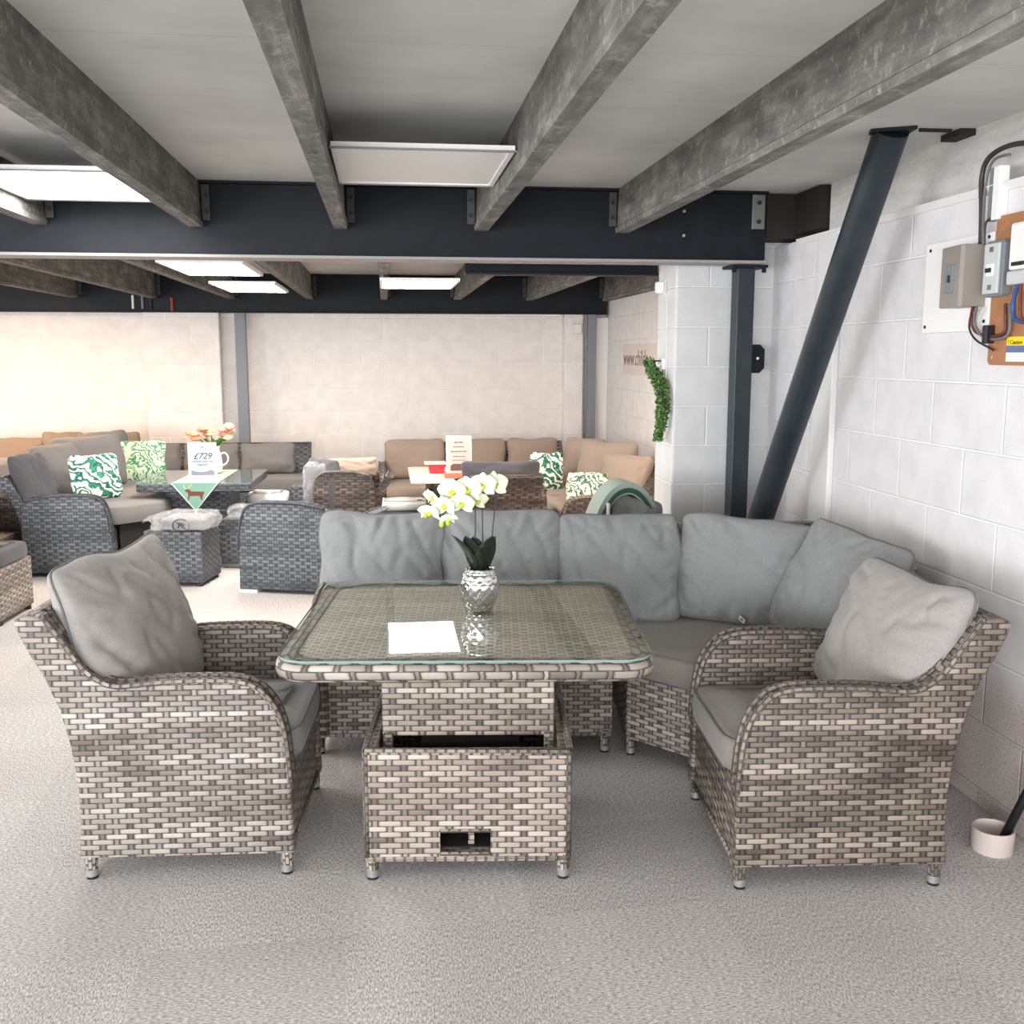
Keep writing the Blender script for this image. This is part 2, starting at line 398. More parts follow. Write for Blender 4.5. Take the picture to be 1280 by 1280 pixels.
# ------------------------------------------------------------------ cushions
def cushion(label, loc, rz, tilt, w, h, t, mat, seed=0, sag=.02, roll=0., N=26, group=None, name='back_cushion', cat='cushion', pipe=True, wr=1., mat2=None, slump=0., cr=()):
    """stuffed cushion standing on its lower edge; local x width, z height, y thickness, front towards -y"""
    rnd = random.Random(seed); off = Vector((seed*3.7, seed*1.3, seed*.7))
    bm = bmesh.new()
    def outline(u, v):
        # corners stay sharp-ish, edges belly in a touch, top sags
        x = u*w/2*(1-.045*(1-v*v)*0+.0) * (1-.035*(1-abs(v))**1.0 * 0)
        bow = .006*math.sin(v*PI*1.5+seed)+.012*mn.noise(Vector((v*1.7, seed, 0)))
        x += u*u*u*bow
        z = (v+1)/2*h
        top = max(0, v)**2
        z -= top*sag*(1-u*u)*(.7+.6*mn.noise(Vector((u*1.3+seed, .3, 0))))
        z += top*.012*mn.noise(Vector((u*2.1, seed*1.7, 2.)))
        z += top*slump*u
        # round the corners
        c = (abs(u)*abs(v))**10
        x -= math.copysign(c*w*.035, u); z -= math.copysign(c*h*.035, v)
        return x, z
    def prof(u, v):
        a = max(0., 1-abs(u)**2.6); b = max(0., 1-abs(v)**2.6)
        return (a*b)**.42*(1-.16*v)
    def wrink(u, v, side):
        d = 1-max(abs(u), abs(v))
        ang = math.atan2(v, u)
        e = math.exp(-d*3.2)*(1-math.exp(-d*14))
        s = mn.noise(Vector((math.cos(ang)*4.3, math.sin(ang)*4.3, side*5+seed)))*.034*e*wr
        s += mn.noise(Vector((u*1.5, v*1.5, side*9+seed*2)))*.016*wr
        q = mn.noise(Vector((u*2.4+v*1.1, v*.8-u*.5, seed+side*3)))
        s -= .016*wr*max(0, 1-abs(q)*9)*min(1, d*5)
        k_ = mn.noise(Vector((math.cos(ang)*7+u, math.sin(ang)*7+v, seed*2.3+side)))
        s -= .020*wr*max(0, 1-abs(k_)*6)*math.exp(-d*4.5)*(1-math.exp(-d*16))
        if side < 0:
            for (ua, va, ub, vb, dp, wd) in cr:
                ab = Vector((ub-ua, vb-va)); tt = max(0, min(1, (Vector((u-ua, v-va)).dot(ab))/ab.length_squared))
                dd = (Vector((u, v))-Vector((ua, va))-ab*tt).length
                s += dp*(-math.exp(-(dd/wd)**2)+.55*math.exp(-((dd-wd*1.9)/wd)**2))*(1-tt*.7)
        return s
    grids = []
    for side in (-1, 1):
        g = []
        for i in range(N+1):
            rowv = []
            for j in range(N+1):
                u = math.sin((i/N*2-1)*PI/2*.92)/math.sin(PI/2*.92); v = math.sin((j/N*2-1)*PI/2*.92)/math.sin(PI/2*.92)
                x, z = outline(u, v)
                if (i in (0, N) or j in (0, N)):
                    y = 0.
                    if side == 1: rowv.append(grids[0][i][j]); continue
                else:
                    y = side*(t/2*prof(u, v)+wrink(u, v, side)*min(1., prof(u, v)*1.6))
                rowv.append(bm.verts.new((x, y, z)))
            g.append(rowv)
        grids.append(g)
    for si, g in enumerate(grids):
        for i in range(N):
            for j in range(N):
                q = (g[i][j], g[i+1][j], g[i+1][j+1], g[i][j+1])
                f = bm.faces.new(q if si == 0 else q[::-1])
                if si == 1 and mat2 is not None: f.material_index = 1
    rim = [grids[0][i][0].co.copy() for i in range(N)]+[grids[0][N][j].co.copy() for j in range(N)]+[grids[0][i][N].co.copy() for i in range(N, 0, -1)]+[grids[0][0][j].co.copy() for j in range(N, 0, -1)]
    o = obj(name, bm, [mat, mat2] if mat2 is not None else mat, smooth=True)
    if name=='back_cushion' or N > 22:
        md = o.modifiers.new('s', 'SUBSURF'); md.levels = 1; md.render_levels = 1
    if pipe:
        obj('piping', tube(rim, .0045 if w > .3 else .003, 6, closed=True), M['piping'] if mat is not M['taupe'] else mat, o, smooth=True, uv='keep')
    o.rotation_mode = 'XYZ'
    o.rotation_euler = (Matrix.Rotation(rz, 3, 'Z') @ Matrix.Rotation(tilt, 3, 'X') @ Matrix.Rotation(roll, 3, 'Y')).to_euler('XYZ')
    o.location = loc
    tag(o, label, cat, group)
    return o

def seat_cushion(label, poly, z0, z1, mat, loc=(0, 0, 0), rz=0., group=None, seed=1, rad=.018, name='seat_cushion', pipe=True, crown=.012, cat='cushion'):
    """flat boxed cushion over a polygon, slightly crowned, piped along its upper and lower edge"""
    cx = sum(p[0] for p in poly)/len(poly); cy = sum(p[1] for p in poly)/len(poly)
    dense = []
    k = len(poly)
    for i in range(k):
        a, b = Vector(poly[i]), Vector(poly[(i+1) % k]); m = max(2, int((b-a).length/.05))
        pv = Vector(poly[i-1]); nx = b
        for s in range(m): dense.append(a+(b-a)*(s/m))
    # round the corners a little by smoothing
    for _ in range(2):
        dense = [(dense[i-1]+dense[i]*2+dense[(i+1) % len(dense)])/4 for i in range(len(dense))]
    ring = []
    c2 = Vector((cx, cy)); bm = bmesh.new()
    def shrink(f, z, wob=0.):
        out = []
        for i, p in enumerate(dense):
            d = p-c2; q = c2+d*(1-f/max(d.length, .01))
            out.append(bm.verts.new((q.x, q.y, z+wob*mn.noise(Vector((q.x*6, q.y*6, seed))))))
        return out
    mid = (z0+z1)/2
    rings = [shrink(.03, z0), shrink(.004, z0+.006), shrink(0., z0+.012), shrink(-.006, mid, .004), shrink(0., z1-.012, .004), shrink(.004, z1-.005, .004), shrink(.03, z1+.003, .004), shrink(.09, z1+crown*.7, .012)]
    frs = []
    for fct in (.72, .45, .2):
        rr = []
        for p in dense:
            d = (p-c2)*fct; q = c2+d
            rr.append(bm.verts.new((q.x, q.y, z1+crown+.014*mn.noise(Vector((q.x*4, q.y*4, seed))))))
        rings.append(rr)
    # keep rings ordered inwards: replace the .09 ring where it would cross
    n_ = len(dense)
    for A, B in zip(rings, rings[1:]):
        for j in range(n_): bm.faces.new((A[j], A[(j+1) % n_], B[(j+1) % n_], B[j]))
    bm.faces.new(rings[0][::-1])
    cv = bm.verts.new((cx, cy, z1+crown)); A = rings[-1]
    for j in range(n_): bm.faces.new((A[j], A[(j+1) % n_], cv))
    up = [v.co.copy() for v in rings[5]]; lo = [v.co.copy() for v in rings[1]]
    o = obj(name, bm, mat, smooth=True)
    if pipe:
        for pp in (up, lo): obj('piping', tube(pp, .0042, 6, closed=True), M['piping'], o, smooth=True, uv='keep')
    o.location = loc; o.rotation_euler = (0, 0, rz)
    return tag(o, label, cat, group)

# ================================================================== THE SHELL
XW = 2.02          # right wall (lower part)
ZC = 2.335         # ceiling
struct('floor', box((-9, -4, -.06), (2.5, 10.9, 0)), M['carpet'], 'light grey loop carpet tiles covering the showroom floor', 'floor')
bm = box((-9, -4, ZC), (2.6, 10.9, ZC+.1))
struct('ceiling', bm, M['ceil'], 'grey board ceiling between the concrete joists', 'ceiling')
struct('wall_back', box((-9, 10.75, 0), (2.5, 10.9, ZC)), M['wall_far'], 'far white painted block wall behind the display sofas', 'wall')
# right wall, near bay: lower block wall with a ledge at 2.1 m, rendered band above set back, slot under the ceiling
bm = box((XW, -4, 0), (2.32, 5.25, 2.10), .006)
struct('wall_right', bm, M['wall_r'], 'white painted block wall on the right with the electrical boards', 'wall')
struct('wall_right_upper', box((XW+.06, -4, 2.10), (2.32, 4.72, ZC)), M['upper'], 'rough rendered band of wall above the ledge on the right', 'wall')
struct('wall_right_far', box((2.32, 5.25, 0), (2.5, 10.75, ZC)), M['wall_rf'], 'far side wall in warm light beyond the column', 'wall')
struct('wall_column', box((1.5, 5.25, 0), (2.32, 5.60, ZC), .012), M['column_m'], 'white painted block pier beside the dark steel post', 'wall')
# shallow pilaster on the right wall beside the post, and the ledge capping
bm = prism([(XW-.012, 2.075), (XW-.03, 2.10), (XW+.07, 2.128), (XW+.07, 2.085)], -4, 4.9, 'y')
struct('trim_1', bm, M['wpaint'], 'sloped mortar ledge running along the top of the block wall', 'trim')
struct('trim_2', box((XW-.03, 4.42, 0), (XW, 4.62, 2.09), .006), M['wpaint'], 'narrow white upright strip on the right wall behind the slanted tube', 'trim')
# pilasters on the far wall
struct('trim_3', box((-2.35, 10.60, 0), (-1.62, 10.75, 1.99), .01), M['wall_far'], 'shallow white pilaster left of the grey post on the far wall', 'trim')
struct('trim_4', box((1.86, 10.62, 0), (2.06, 10.75, 1.96), .01), M['wall_far'], 'narrow white pilaster by the corner post on the far wall', 'trim')
struct('trim_5', box((2.18, 10.60, 0), (2.32, 10.75, 1.93), .01), M['wpaint'], 'white boxing in the far right corner', 'trim')

# ------------------------------------------------------------------ concrete joists
def joist(x, y0, y1, zb, w, label, gname):
    t = thing('concrete_joist', label, 'beam', (x, y1, zb), 0, gname)
    # tapered precast section with a chamfered foot
    pf = [(-w/2, .0), (-w/2-.004, .022), (-w/2+.006, .03), (-w/2+.012, ZC-zb), (w/2-.012, ZC-zb), (w/2-.006, .03), (w/2+.004, .022), (w/2, .0)]
    bm = prism(pf, y0-y1, 0, 'y', .0)
    obj('joist_body', bm, M['joist'], t)
    # bearing cleat with two bolts
    s = 1 if x < .3 else -1
    b = box((s*w/2, -.012, .03), (s*(w/2+.035), 0, ZC-zb-.02) if s > 0 else (s*w/2, 0, ZC-zb-.02)) if s > 0 else box((-(w/2+.035), -.012, .03), (-w/2, 0, ZC-zb-.02))
    obj('cleat', b, M['cleat'], t)
    for z in (.07, .14):
        bb = lathe([(.010, 0), (.010, .012)], 6); bmesh.ops.rotate(bb, verts=bb.verts, matrix=Matrix.Rotation(R(90), 3, 'X'))
        bmesh.ops.translate(bb, verts=bb.verts, vec=(s*(w/2+.02), -.012, z)); obj('bolt', bb, M['black'], t)
    return t
njl = ['concrete joist cut off at the left edge over the lit panel', 'concrete joist to the right of the lit ceiling panel',
       'concrete joist along the left side of the unlit ceiling panel', 'concrete joist along the right side of the unlit ceiling panel',
       'concrete joist running overhead to the top right corner']
for x, lb in zip((-1.53, -.845, -.19, .468, 1.15), njl):
    joist(x, -1.5, 4.985, 2.128, .062, lb, 'near bay joists')
# ------------------------------------------------------------------ near main beam (I section) and post
def ibeam(name, label, x0, x1, y, zb, zt, fl, mat, bf=None):
    t = thing(name, label, 'beam', ((x0+x1)/2, y, zb))
    hx = (x1-x0)/2
    obj('web', box((-hx, .0, .014), (hx, .03, zt-zb-.01)), mat, t)
    obj('bottom_flange', box((-hx, -.03, 0), (hx, fl, .014), .002), bf or mat, t)
    obj('top_flange', box((-hx, -.03, zt-zb-.012), (hx, fl, zt-zb), .002), mat, t)
    return t
b = ibeam('steel_beam', 'deep dark painted steel beam crossing the whole room', -9, 1.875, 5.0, 1.992, ZC, .14, M['steel'], plain('flange_pale_paint', (150, 146, 142), .5))
for z in (.245, .13):
    bb = lathe([(.007, 0), (.007, .006)], 8); bmesh.ops.rotate(bb, verts=bb.verts, matrix=Matrix.Rotation(R(90), 3, 'X'))
    bmesh.ops.translate(bb, verts=bb.verts, vec=(1.46-(-9+1.875)/2, -.001, z)); obj('bolt', bb, M['silver'], b)
o = obj('end_cleat', box((1.80-(-9+1.875)/2, -.014, .165), (1.865-(-9+1.875)/2, 0, .33), .003), M['galv'], b)
for z in (.2, .29):
    bb = lathe([(.011, 0), (.011, .012)], 6); bmesh.ops.rotate(bb, verts=bb.verts, matrix=Matrix.Rotation(R(90), 3, 'X'))
    bmesh.ops.translate(bb, verts=bb.verts, vec=(1.832-(-9+1.875)/2, -.014, z)); obj('bolt', bb, M['black'], o)

t = thing('steel_post', 'dark square steel post standing in front of the white pier', 'post', (1.812, 5.12, 0))
obj('shaft', box((-.046, -.046, .01), (.046, .046, 1.98), .006), M['steel2'], t)
obj('base_plate', box((-.09, -.09, 0), (.09, .09, .012), .002), M['steel'], t)
obj('cap_plate', box((-.085, -.08, 1.978), (.1, .08, 1.992), .002), M['steel'], t)
for x in (-.07, .085):
    bb = lathe([(.012, 1.955), (.012, 1.978)], 6, cx=x, cy=-.06); obj('bolt', bb, M['steel'], t)
pf = [(.046, 1.455), (.1, 1.455), (.125, 1.48), (.125, 1.575), (.1, 1.6), (.046, 1.6)]
g = obj('gusset_plate', prism(pf, -.006, .006, 'y'), M['steel'], t)
bb = lathe([(.007, 0), (.007, .003)], 12); bmesh.ops.rotate(bb, verts=bb.verts, matrix=Matrix.Rotation(R(90), 3, 'X'))
bmesh.ops.translate(bb, verts=bb.verts, vec=(.088, -.006, 1.53)); obj('bolt_hole', bb, M['white'], g)

# slanted tube
A = Vector((1.80, 3.60, ZC)); B = Vector((1.80, 5.06, .30)); d = (B-A).normalized()
t = thing('steel_brace', 'thick round dark steel tube slanting from ceiling to the post', 'brace', tuple(A))
bm = tube([Vector((0, 0, 0)), B-A], .062, 32); obj('tube', bm, M['steel2'], t, smooth=True, uv='keep', auto=40)
obj('head_plate', prism([(-.085, -.02), (.05, -.09), (.07, .05), (-.07, .03)], -.012, -.0005, 'z'), M['steel'], t)
obj('rod', box((.08, -.05, -.012), (.20, -.042, 0)), M['darkin'], t)

# openings by the ceiling: solid blocks, their shade put into the dark colour
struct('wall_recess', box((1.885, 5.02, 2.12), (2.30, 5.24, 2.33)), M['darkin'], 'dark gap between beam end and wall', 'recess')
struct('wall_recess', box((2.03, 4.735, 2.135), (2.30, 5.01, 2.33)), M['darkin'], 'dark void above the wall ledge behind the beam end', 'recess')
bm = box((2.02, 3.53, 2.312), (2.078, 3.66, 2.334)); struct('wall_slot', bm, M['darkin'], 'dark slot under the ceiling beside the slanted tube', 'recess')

# ------------------------------------------------------------------ far bay steelwork
ibeam('steel_beam', 'farther dark steel beam along the top of the far wall', -9, 2.29, 10.56, 1.957, ZC, .1, M['steel'])
ibeam('steel_beam', 'short dark steel beam joining the white pier, behind the main beam', .44, 1.5, 5.62, 1.975, 2.04, .06, M['steel'])
fjl = ['far bay joist cut off at the left edge of the photo', 'wide far bay joist near the left end with red pipe', 'far bay joist left of the twin lit panels',
       'far bay joist right of the twin lit panels', 'far bay joist left of the single lit panel', 'far bay joist right of the single lit panel',
       'far bay joist second from the side wall', 'far bay joist against the side wall']
for x, lb in zip((-2.95, -2.215, -1.48, -.72, .01, .74, 1.475, 2.27), fjl):
    joist(x, 5.16, 10.53, 2.09, .062, lb, 'far bay joists')
def post(label, x, y, w, h, m):
    t = thing('wall_post', label, 'post', (x, y, 0)); obj('shaft', box((-w/2, -.04, .008), (w/2, .04, h), .004), m, t)
    obj('foot_plate', box((-w/2-.03, -.05, 0), (w/2+.03, .05, .008)), m, t); return t
post('grey steel post on the far wall right of the flowers', -1.405, 10.55, .105, 1.955, M['steel_l'])
post('grey steel post in the far right corner', 2.13, 10.55, .085, 1.955, M['steel_l'])
# pipes at the far left under the ceiling
for x, m_, lb in ((-2.42, 'wpaint', 'thin pale pipe stub under the far beam'), (-2.33, 'steel_l', 'thin grey pipe stub between the pale and black ones'), (-2.25, 'black', 'thin black pipe stub beside the red one')):
    tag(obj('pipe_stub', tube([(x, 10.548, 1.99), (x, 10.548, 2.12)], .012, 8), M[m_]), lb, 'pipe', 'pipe stubs under the far beam')
tag(obj('pipe_stub', tube([(-2.05, 10.545, 1.965), (-2.05, 10.545, 2.10)], .016, 8), plain('red_pipe', (150, 52, 40), .5)), 'thin red pipe stub beside the far joist end', 'pipe', 'pipe stubs under the far beam')
# ledge strips above the far wall
tag(obj('wall_conduit', box((1.15, 10.50, 1.935), (1.8, 10.53, 1.952)), M['wpaint']), 'short white conduit under the far beam near the corner', 'conduit')
o = obj('junction_box', box((1.95, 10.56, 1.76), (2.03, 10.62, 1.86), .006), M['wpaint']); tag(o, 'small white junction box beside the corner post', 'box')
obj('cable_stub', tube([(1.99, 10.57, 1.76), (1.99, 10.57, 1.71)], .005, 6), M['wpaint'], o)

# ------------------------------------------------------------------ ceiling lights
def panel(label, x0, x1, y0, y1, z, lit, rails=True, tilt=0, zh=.02, group=None):
    t = thing('ceiling_light', label, 'ceiling light', ((x0+x1)/2, (y0+y1)/2, z), 0, group)
    hx, hy = (x1-x0)/2, (y1-y0)/2; fr = .018
    bm = bmesh.new()
    for lo, hi in (((-hx, -hy, 0), (hx, -hy+fr, zh)), ((-hx, hy-fr, 0), (hx, hy, zh)), ((-hx, -hy+fr, 0), (-hx+fr, hy-fr, zh)), ((hx-fr, -hy+fr, 0), (hx, hy-fr, zh))):
        add_box(bm, lo, hi)
    obj('frame', bm, M['white'], t)
    obj('diffuser', box((-hx+fr, -hy+fr, .004), (hx-fr, hy-fr, .010)), lit, t)
    obj('housing', box((-hx+.02, -hy+.02, .011), (hx-.02, hy-.02, zh)), M['white'], t)
    if rails:
        for yy in (-hy-.012, hy+.002): obj('hanger_rail', box((-hx-.004, yy, -.003), (hx+.006, yy+.010, .003)), M['galv'], t)
    return t
panel('large lit ceiling panel cut off at the left edge of the photo', -1.495, -.885, 3.99, 4.71, 2.20, M['lit'])
panel('unlit white ceiling panel between two joists over the table', -.157, .435, 3.44, 4.13, 2.20, M['white'])
panel('nearer of the two lit panels side by side beyond the main beam', -1.225, -.76, 5.90, 6.86, 2.045, M['lit_far'], rails=False)
panel('farther of the two lit panels beyond the main beam', -1.225, -.76, 7.62, 8.66, 2.045, M['lit_far'], rails=False)
panel('single lit panel seen mirrored in the glass table top', -.02, .525, 7.15, 8.03, 2.045, M['lit_far'], rails=False)

# ================================================================== RATTAN FURNITURE
def side_profile(D, H=.612, top=.80, low=.07, flare=True):
    k = D/.64
    P = [(0, low), (.004, .30), (.016, .44), (.04, .525), (.085, .583), (.14, .606), (.22, H), (.36, H-.002), (.49, H-.012), (.545, H+.008), (.59, .66), (.635, .73), (.672, .785), (.69, .812),
         (.735, .818), (.772, .80), (.768, .772), (.735, .70), (.695, .625), (.66, .53), (.636, .42), (.622, .30), (.622, .18), (.632, low)]
    return [(d*k-D/2, z) for d, z in P]
def arm_only_profile(D, H, low=.07):
    k = D/.64
    P = [(0, low), (.004, .30), (.016, H-.16), (.05, H-.05), (.12, H-.008), (.22, H), (.40, H-.004), (.56, H-.03), (.60, H-.10), (.61, .30), (.62, low)]
    return [(d*k-D/2, z) for d, z in P]

def wicker_chair(name, label, cat, loc, rz, W, D=.64, mat='weave', braid='braid', group=None, arms=(1, 1), prof=None, low=.07, feet=True, aw=.062, legs=True, back=True, seat_top=.33, topz=.80, seatpoly=None):
    t = thing(name, label, cat, loc, rz, group)
    prof = prof or side_profile(D, low=low)
    k = D/.64; w2 = W/2
    for s, on in ((-1, arms[0]), (1, arms[1])):
        if not on: continue
        x0, x1 = (-w2, -w2+aw) if s < 0 else (w2-aw, w2)
        a = obj('arm', prism(prof, x0, x1, 'x', .012), M[mat], t, smooth=True, auto=50)
        # two braids edging the arm top, inner and outer side
        n_top = len(prof)-5
        path = [(y, z) for y, z in prof[1:14]] if len(prof) > 12 else prof[1:8]
        for xx in (x0+.004, x1-.004):
            obj('edge_braid', tube(catmull([(xx, y, z) for y, z in path], 4), .0095, 8), M[braid], a, smooth=True, uv='keep')
    ix0 = -w2+(aw if arms[0] else 0); ix1 = w2-(aw if arms[1] else 0)
    # seat body: front panel, underside
    if seatpoly is None:
        f = box((ix0, -D/2+.012, low), (ix1, D/2-.06*k, seat_top), .004)
        obj('seat_body', f, M[mat], t)
        obj('edge_braid', tube([(ix0, -D/2+.012, low+.006), (ix1, -D/2+.012, low+.006)], .009, 8), M[braid], t, smooth=True, uv='keep')
    if back:
        bp = [(.545, seat_top-.02), (.575, .50), (.61, .62), (.66, .73), (.695, .80), (.735, .815), (.77, .798), (.73, .70), (.69, .625), (.655, .53), (.632, .42), (.618, .30), (.615, low)]
        sc_t = (topz-.33)/(.80-.33)
        bp = [(d*k-D/2, (z if z < .34 else .33+(z-.33)*sc_t)) for d, z in bp]
        bk = obj('back_panel', prism([(y, z) for y, z in bp], ix0-.002, ix1+.002, 'x'), M[mat], t, smooth=True, auto=50)
        yy = .735*k-D/2; zz = .33+(.815-.33)*sc_t
        obj('edge_braid', tube([(ix0, yy-.03, zz-.004), (ix1, yy-.03, zz-.004)], .010, 8), M[braid], bk, smooth=True, uv='keep')
    if legs:
        for sx, sy in ((-1, -1), (1, -1), (-1, 1), (1, 1)):
            x = sx*(w2-.026); y = (-D/2+.026) if sy < 0 else (D/2-.036)
            lg = obj('leg', tube([(x, y, low+.02), (x, y-.002*sy*-1, .026)], [.021, .0175], 12), M[braid], t, smooth=True, uv='keep', auto=40)
            obj('foot_cap', lathe([(.0182, .009), (.0182, .030)], 16, cx=x, cy=y), M['silver'], lg, smooth=True, auto=40)
            obj('foot_pad', lathe([(.0165, 0), (.0168, .009)], 16, cx=x, cy=y), M['rubber'], lg)
    return t
def local(loc, rz, v):
    return Matrix.Translation(Vector(loc)) @ Matrix.Rotation(rz, 4, 'Z') @ Vector(v)

# ---- the two armchairs
LC, LR = (-.592, 3.285, 0), R(86)
wicker_chair('rattan_armchair', 'grey-brown rattan armchair at the left end of the glass-topped table', 'armchair', LC, LR, .66, group='rattan armchairs at the table ends')
RC, RR = (1.328, 2.985, 0), R(-95)
wicker_chair('rattan_armchair', 'brown-grey rattan armchair at the right end, nearest the block wall', 'armchair', RC, RR, .66, mat='weave_r', group='rattan armchairs at the table ends')
sp = [(-.26, -.335), (.26, -.335), (.262, .20), (-.262, .20)]
seat_cushion('grey seat cushion in the left rattan armchair', sp, .332, .432, M['grey'], LC, LR, 'armchair seat cushions', 3)
seat_cushion('taupe seat cushion in the right rattan armchair by the wall', sp, .332, .432, M['seat_r'], RC, RR, 'armchair seat cushions', 5)
p = local(LC, LR, (.0, .155, .435))
cushion('big light grey back cushion leaning in the left armchair', p, LR+R(-12), R(-17), .62, .53, .22, M['grey_warm'], seed=2, sag=.03, N=44, wr=1., cr=((-.2, .55, .35, .1, .010, .07), (-1, .35, -.55, .25, .012, .05), (-1, -.1, -.6, 0, .01, .05), (1, -.5, .5, -.35, .012, .06)))
p = local(RC, RR, (.0, .165, .435))
cushion('big warm grey back cushion leaning in the right armchair', p, RR+R(9), R(-22), .60, .47, .22, M['grey_warm'], seed=5, sag=.015, N=44, wr=.9, cr=((.95, .5, .45, .45, .012, .05), (.95, .2, .5, .1, .012, .05), (.9, -.1, .55, -.15, .01, .05), (-.9, .8, -.4, .6, .01, .06)))

# ---- corner sofa: two seater along the back, corner unit by the wall
S1, SR = (.318, 4.195, 0), R(-6.2)
sprof = side_profile(.76)
wicker_chair('rattan_sofa', 'grey rattan two-seat sofa behind the table', 'sofa', S1, SR, 1.17, D=.76, arms=(1, 0), topz=.80)
sp = [(-.52, -.395), (.02, -.395), (.02, .27), (-.52, .27)]
seat_cushion('grey seat cushion of the sofa, left half behind the table', sp, .333, .435, M['grey'], S1, SR, 'sofa seat cushions', 7)
sp = [(.03, -.395), (.575, -.395), (.575, .27), (.03, .27)]
seat_cushion('grey seat cushion of the sofa, right half behind the table', sp, .333, .435, M['grey'], S1, SR, 'sofa seat cushions', 8)
CU = (.91, 3.735, 0); CR = R(-6.2)
t = thing('rattan_corner_unit', 'grey rattan corner sofa unit with an angled front by the wall', 'sofa', CU, CR)
cp = [(0, 0), (.235, -.225), (.94, -.225), (.94, .70), (0, .70)]
obj('seat_body', prism(cp, .07, .33, 'z', .004), M['weave'], t)
bp = [(.0, .33), (.02, .55), (.07, .80), (.135, .80), (.09, .62), (.06, .45), (.06, .33)]
obj('back_panel', prism([(.64+y, z) for y, z in bp], 0, .98, 'x', .004), M['weave'], t, smooth=True, auto=50)
obj('back_panel', prism([(.88+y, z) for y, z in bp], -.22, .64, 'y', .004), M['weave'], t, smooth=True, auto=50)
for x, y in ((.02, .01), (.24, -.20), (.91, -.20), (.91, .66), (.02, .66)):
    lg = obj('leg', tube([(x, y, .09), (x, y, .026)], [.021, .0175], 12), M['braid'], t, smooth=True, uv='keep', auto=40)
    obj('foot_cap', lathe([(.0182, .009), (.0182, .030)], 16, cx=x, cy=y), M['silver'], lg, smooth=True, auto=40)
    obj('foot_pad', lathe([(.0165, 0), (.0168, .009)], 16, cx=x, cy=y), M['rubber'], lg)
sp = [(-.012, -.012), (.225, -.245), (.86, -.235), (.86, .62), (-.012, .62)]
seat_cushion('taupe-grey seat cushion of the corner unit', sp, .333, .44, M['seat_r'], CU, CR, seed=9)
# back cushions, left to right
G = 'grey back cushions along the corner sofa'
cl = ['pale grey back cushion at the left end of the sofa behind the table', 'grey back cushion directly behind the orchid', 'grey back cushion right of the orchid with a care tag at its lower corner',
      'grey back cushion facing forward in the sofa corner, creased at the bottom', 'grey back cushion angled towards the table, between corner and armchair cushion']
def bc(i, x, y, z, yaw, w, h, seed, tilt=-14, sag=.025, m='grey', t_=.19, roll=0, **kw):
    return cushion(cl[i], (x, y, z), R(yaw), R(tilt), w, h, t_, M[m], seed, sag, roll=R(roll), group=G, N=40, **kw)
bc(0, -.03, 4.20, .44, -6, .52, .475, 11, sag=.02, cr=((.05, 1, -.1, .35, .022, .05), (.25, .98, .35, .2, .012, .05), (.95, -.2, .3, -.75, .016, .07), (.0, .3, .1, -.4, .008, .06)))
bc(1, .47, 4.17, .44, -6, .52, .47, 12, sag=.008, cr=((-.95, .7, -.4, -.1, .016, .07), (.3, 1, .2, .6, .012, .05), (1, .9, .6, .5, .012, .05)))
ct = bc(2, .955, 4.10, .437, -8, .52, .46, 13, sag=.01, cr=((-.55, 1, -.35, .7, .014, .05), (-.15, 1, -.1, .7, .014, .05), (.95, .1, .55, -.2, .012, .06), (.95, -.5, .5, -.9, .012, .06)))
c4 = bc(3, 1.425, 3.97, .448, -30, .56, .44, 14, sag=.0, roll=3, cr=((-.45, -1, -.35, -.45, .016, .05), (-.15, -1, 0, -.5, .018, .05), (.2, -1, .2, -.4, .014, .05), (.7, -1, .95, -.2, .018, .07), (.45, -1, .75, -.5, .014, .05)))
bc(4, 1.585, 3.60, .455, -66, .50, .47, 15, sag=.012, tilt=-24, roll=9, cr=((.2, 1, .0, .7, .014, .05), (.6, .98, .5, .6, .014, .05)))
def care_tag(parent, x, y, z, rot, logo=True, w=.02, h=.03):
    b = box((-w/2, -.0008, -h), (w/2, .0008, 0)); 
    o = obj('care_tag', b, M['white'], parent); o.location = (x, y, z); o.rotation_euler = rot; o['label'] = 'small white sewn care tag'
    d_ = bmesh.new()
    bmesh.ops.create_circle(d_, cap_ends=True, radius=w*.3, segments=4, matrix=Matrix.Translation((0, -.0012, -h*.45)) @ Matrix.Rotation(R(90), 4, 'X'))
    k = obj('print', d_, M['black'], o)
    return o
care_tag(ct, .235, -.02, .075, (R(8), R(-18), 0), w=.018, h=.03)
care_tag(c4, .04, -.105, .03, (R(60), R(35), 0), w=.03, h=.035)

# ---- rising table
TC, TR_ = (.252, 3.148, 0), R(-6.2)
t = thing('rising_dining_table', 'square rattan dining table with a glass top and open box base', 'table', TC, TR_)
pr = rrect(-.513, -.492, .513, .492, .09, 8)
obj('tabletop', prism(pr, .678, .727, 'z', .012, seg=3), [M['weave_top']], t, smooth=True, auto=50)
